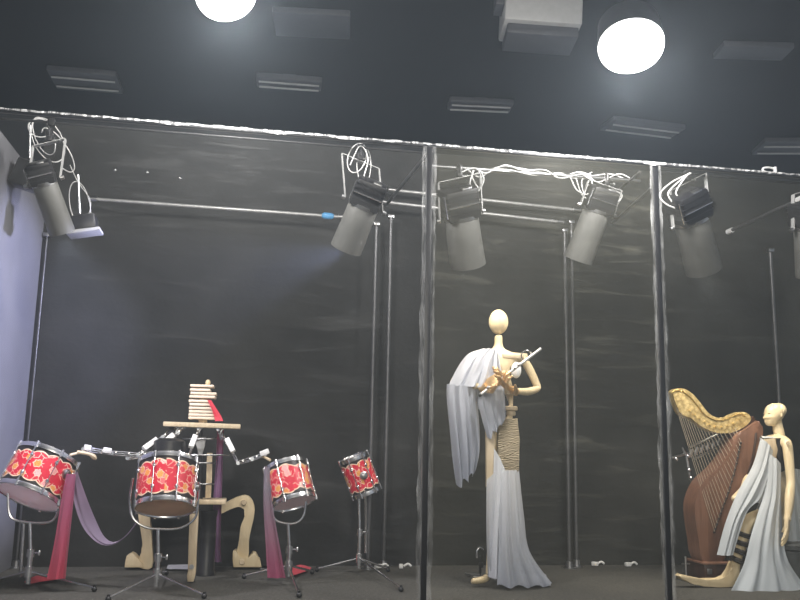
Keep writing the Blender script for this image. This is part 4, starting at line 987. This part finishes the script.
# gown
b = MB()
b.sheet([A(761, 438, -.16), A(753, 466, -.16), A(738, 493, -.17), A(726, 523, -.17), A(717, 555, -.17)], [A(773, 452, -.15), A(770, 472, -.18), A(762, 498, -.19), A(747, 512, -.19), A(733, 555, -.18)], nu=30, nv=34, folds=3, amp=.010, bulge=.03, ph=.4)
b.sheet([A(763, 438, -.12), A(761, 436, .0), A(759, 440, .1)], [A(777, 438, -.12), A(778, 437, .0), A(776, 439, .1)], nu=10, nv=8, folds=1, amp=.003)
b.sheet([A(760, 445, .20), A(754, 470, .20), A(750, 500, .10)], [A(772, 450, .20), A(770, 480, .22), A(764, 505, .16)], nu=20, nv=20, folds=2, amp=.006)
b.build('gown_sleeve', M['gown'], ha)
b = MB()
b.sheet([A(766, 452, -.17), A(765, 490, -.20), A(758, 515, -.23), A(751, 538, -.25), A(744, 565, -.26), A(729, 595, -.28)], [A(781, 468, -.15), A(781, 500, -.17), A(782, 530, -.19), A(788, 562, -.23), A(813, 597, -.26)], nu=60, nv=44, folds=3.5, amp=.013, bulge=.05, ph=1.1)
b.sheet([A(786, 466, .02), A(788, 500, .05), A(790, 540, .08), A(792, 575, .10)], [A(802, 470, .0), A(812, 500, .02), A(822, 540, .05), A(832, 577, .06)], nu=30, nv=24, folds=4, amp=.014, bulge=-.02)
b.sheet([A(761, 500, .12), A(750, 525, .14), A(747, 550, .15), A(744, 572, .15)], [A(790, 500, .16), A(800, 525, .18), A(806, 550, .18), A(812, 572, .18)], nu=30, nv=20, folds=4, amp=.012)
b.build('gown_skirt', M['gown'], ha)
# stool under her
sp_ = V((A(797, 560).x, YA - .05, 0))
t = thing('stool', 'dark grey cloth-covered stool under the seated mannequin', 'stool', sp_)
b = MB(); b.lathe([(.155, .0), (.16, .01), (.15, .12), (.155, .22), (.145, .23)], sp_, (0, 0, 1), 32); b.build('drum_base', M['dgrey'], t)
b = MB(); b.lathe([(.15, .23), (.165, .237), (.165, .262), (.15, .27)], sp_, (0, 0, 1), 32); b.build('cushion', M['dgrey'], t)

# ------------------------------------------------------------------ lights
def light(kind, loc, energy, col, **kw):
    l = bpy.data.lights.new('light', kind); l.energy = energy; l.color = col
    tgt = kw.pop('target', None)
    for k, v in kw.items(): setattr(l, k, v)
    o = bpy.data.objects.new('light', l); C.objects.link(o); o.location = loc
    if tgt is not None: o.rotation_euler = (V(tgt) - V(loc)).to_track_quat('-Z', 'Y').to_euler()
    return o
HAZE = .0105
WARM = (1, .92, .76); COOL = (.80, .82, 1.0)
tg = [(V((-.6, 5.6, .55)), 110, (.95, .93, 1), 1.5), (V((-1.54, 5.85, 1.50)), 450, (.60, .63, 1.0), .98), (W(500, 440, YM), 25, WARM, 1.7), (W(497, 420, YM), 30, WARM, 1.5), (W(750, 500, YA), 56, WARM, 1.5), (W(770, 470, YA), 48, WARM, 1.4)]
for (p, d), (tt, e, col, ang) in zip(LIGHTS, tg):
    light('SPOT', p, e, col, spot_size=ang, spot_blend=.6, shadow_soft_size=.05, target=tt)
for c, d, R in HL:
    light('POINT', c + d * R * 1.2, 170, (1, .98, .95), shadow_soft_size=R)
light('AREA', (.8, -2.2, 2.6), 190, (1, .94, .80), shape='RECTANGLE', size=3.0, size_y=1.2, target=(1.2, 5.6, .6))  # fill light added behind the camera to brighten the booth fronts
w = bpy.data.worlds.new('world'); bpy.context.scene.world = w; w.use_nodes = True
w.node_tree.nodes['Background'].inputs[0].default_value = (.75, .85, 1, 1); w.node_tree.nodes['Background'].inputs[1].default_value = .42

# thin haze added through the hall to lift the darks and lamp glow
hm = bpy.data.materials.new('added_haze'); hm.use_nodes = True; ht = hm.node_tree
ht.nodes.remove(ht.nodes['Principled BSDF'])
vs_ = ht.nodes.new('ShaderNodeVolumeScatter'); vs_.inputs['Density'].default_value = HAZE; vs_.inputs['Anisotropy'].default_value = .35; vs_.inputs['Color'].default_value = (.74, .86, 1, 1)
ht.links.new(vs_.outputs[0], ht.nodes['Material Output'].inputs['Volume'])
b = MB(); b.box((2, 6.0, 2.3), (19.5, 19.5, 6.0)); o = b.build('haze', hm); o['kind'] = 'stuff'

sc = bpy.context.scene
sc.view_settings.view_transform = 'Standard'; sc.view_settings.look = 'None'; sc.view_settings.gamma = 1
sc.view_settings.exposure = 0.0; sc.view_settings.use_curve_mapping = False
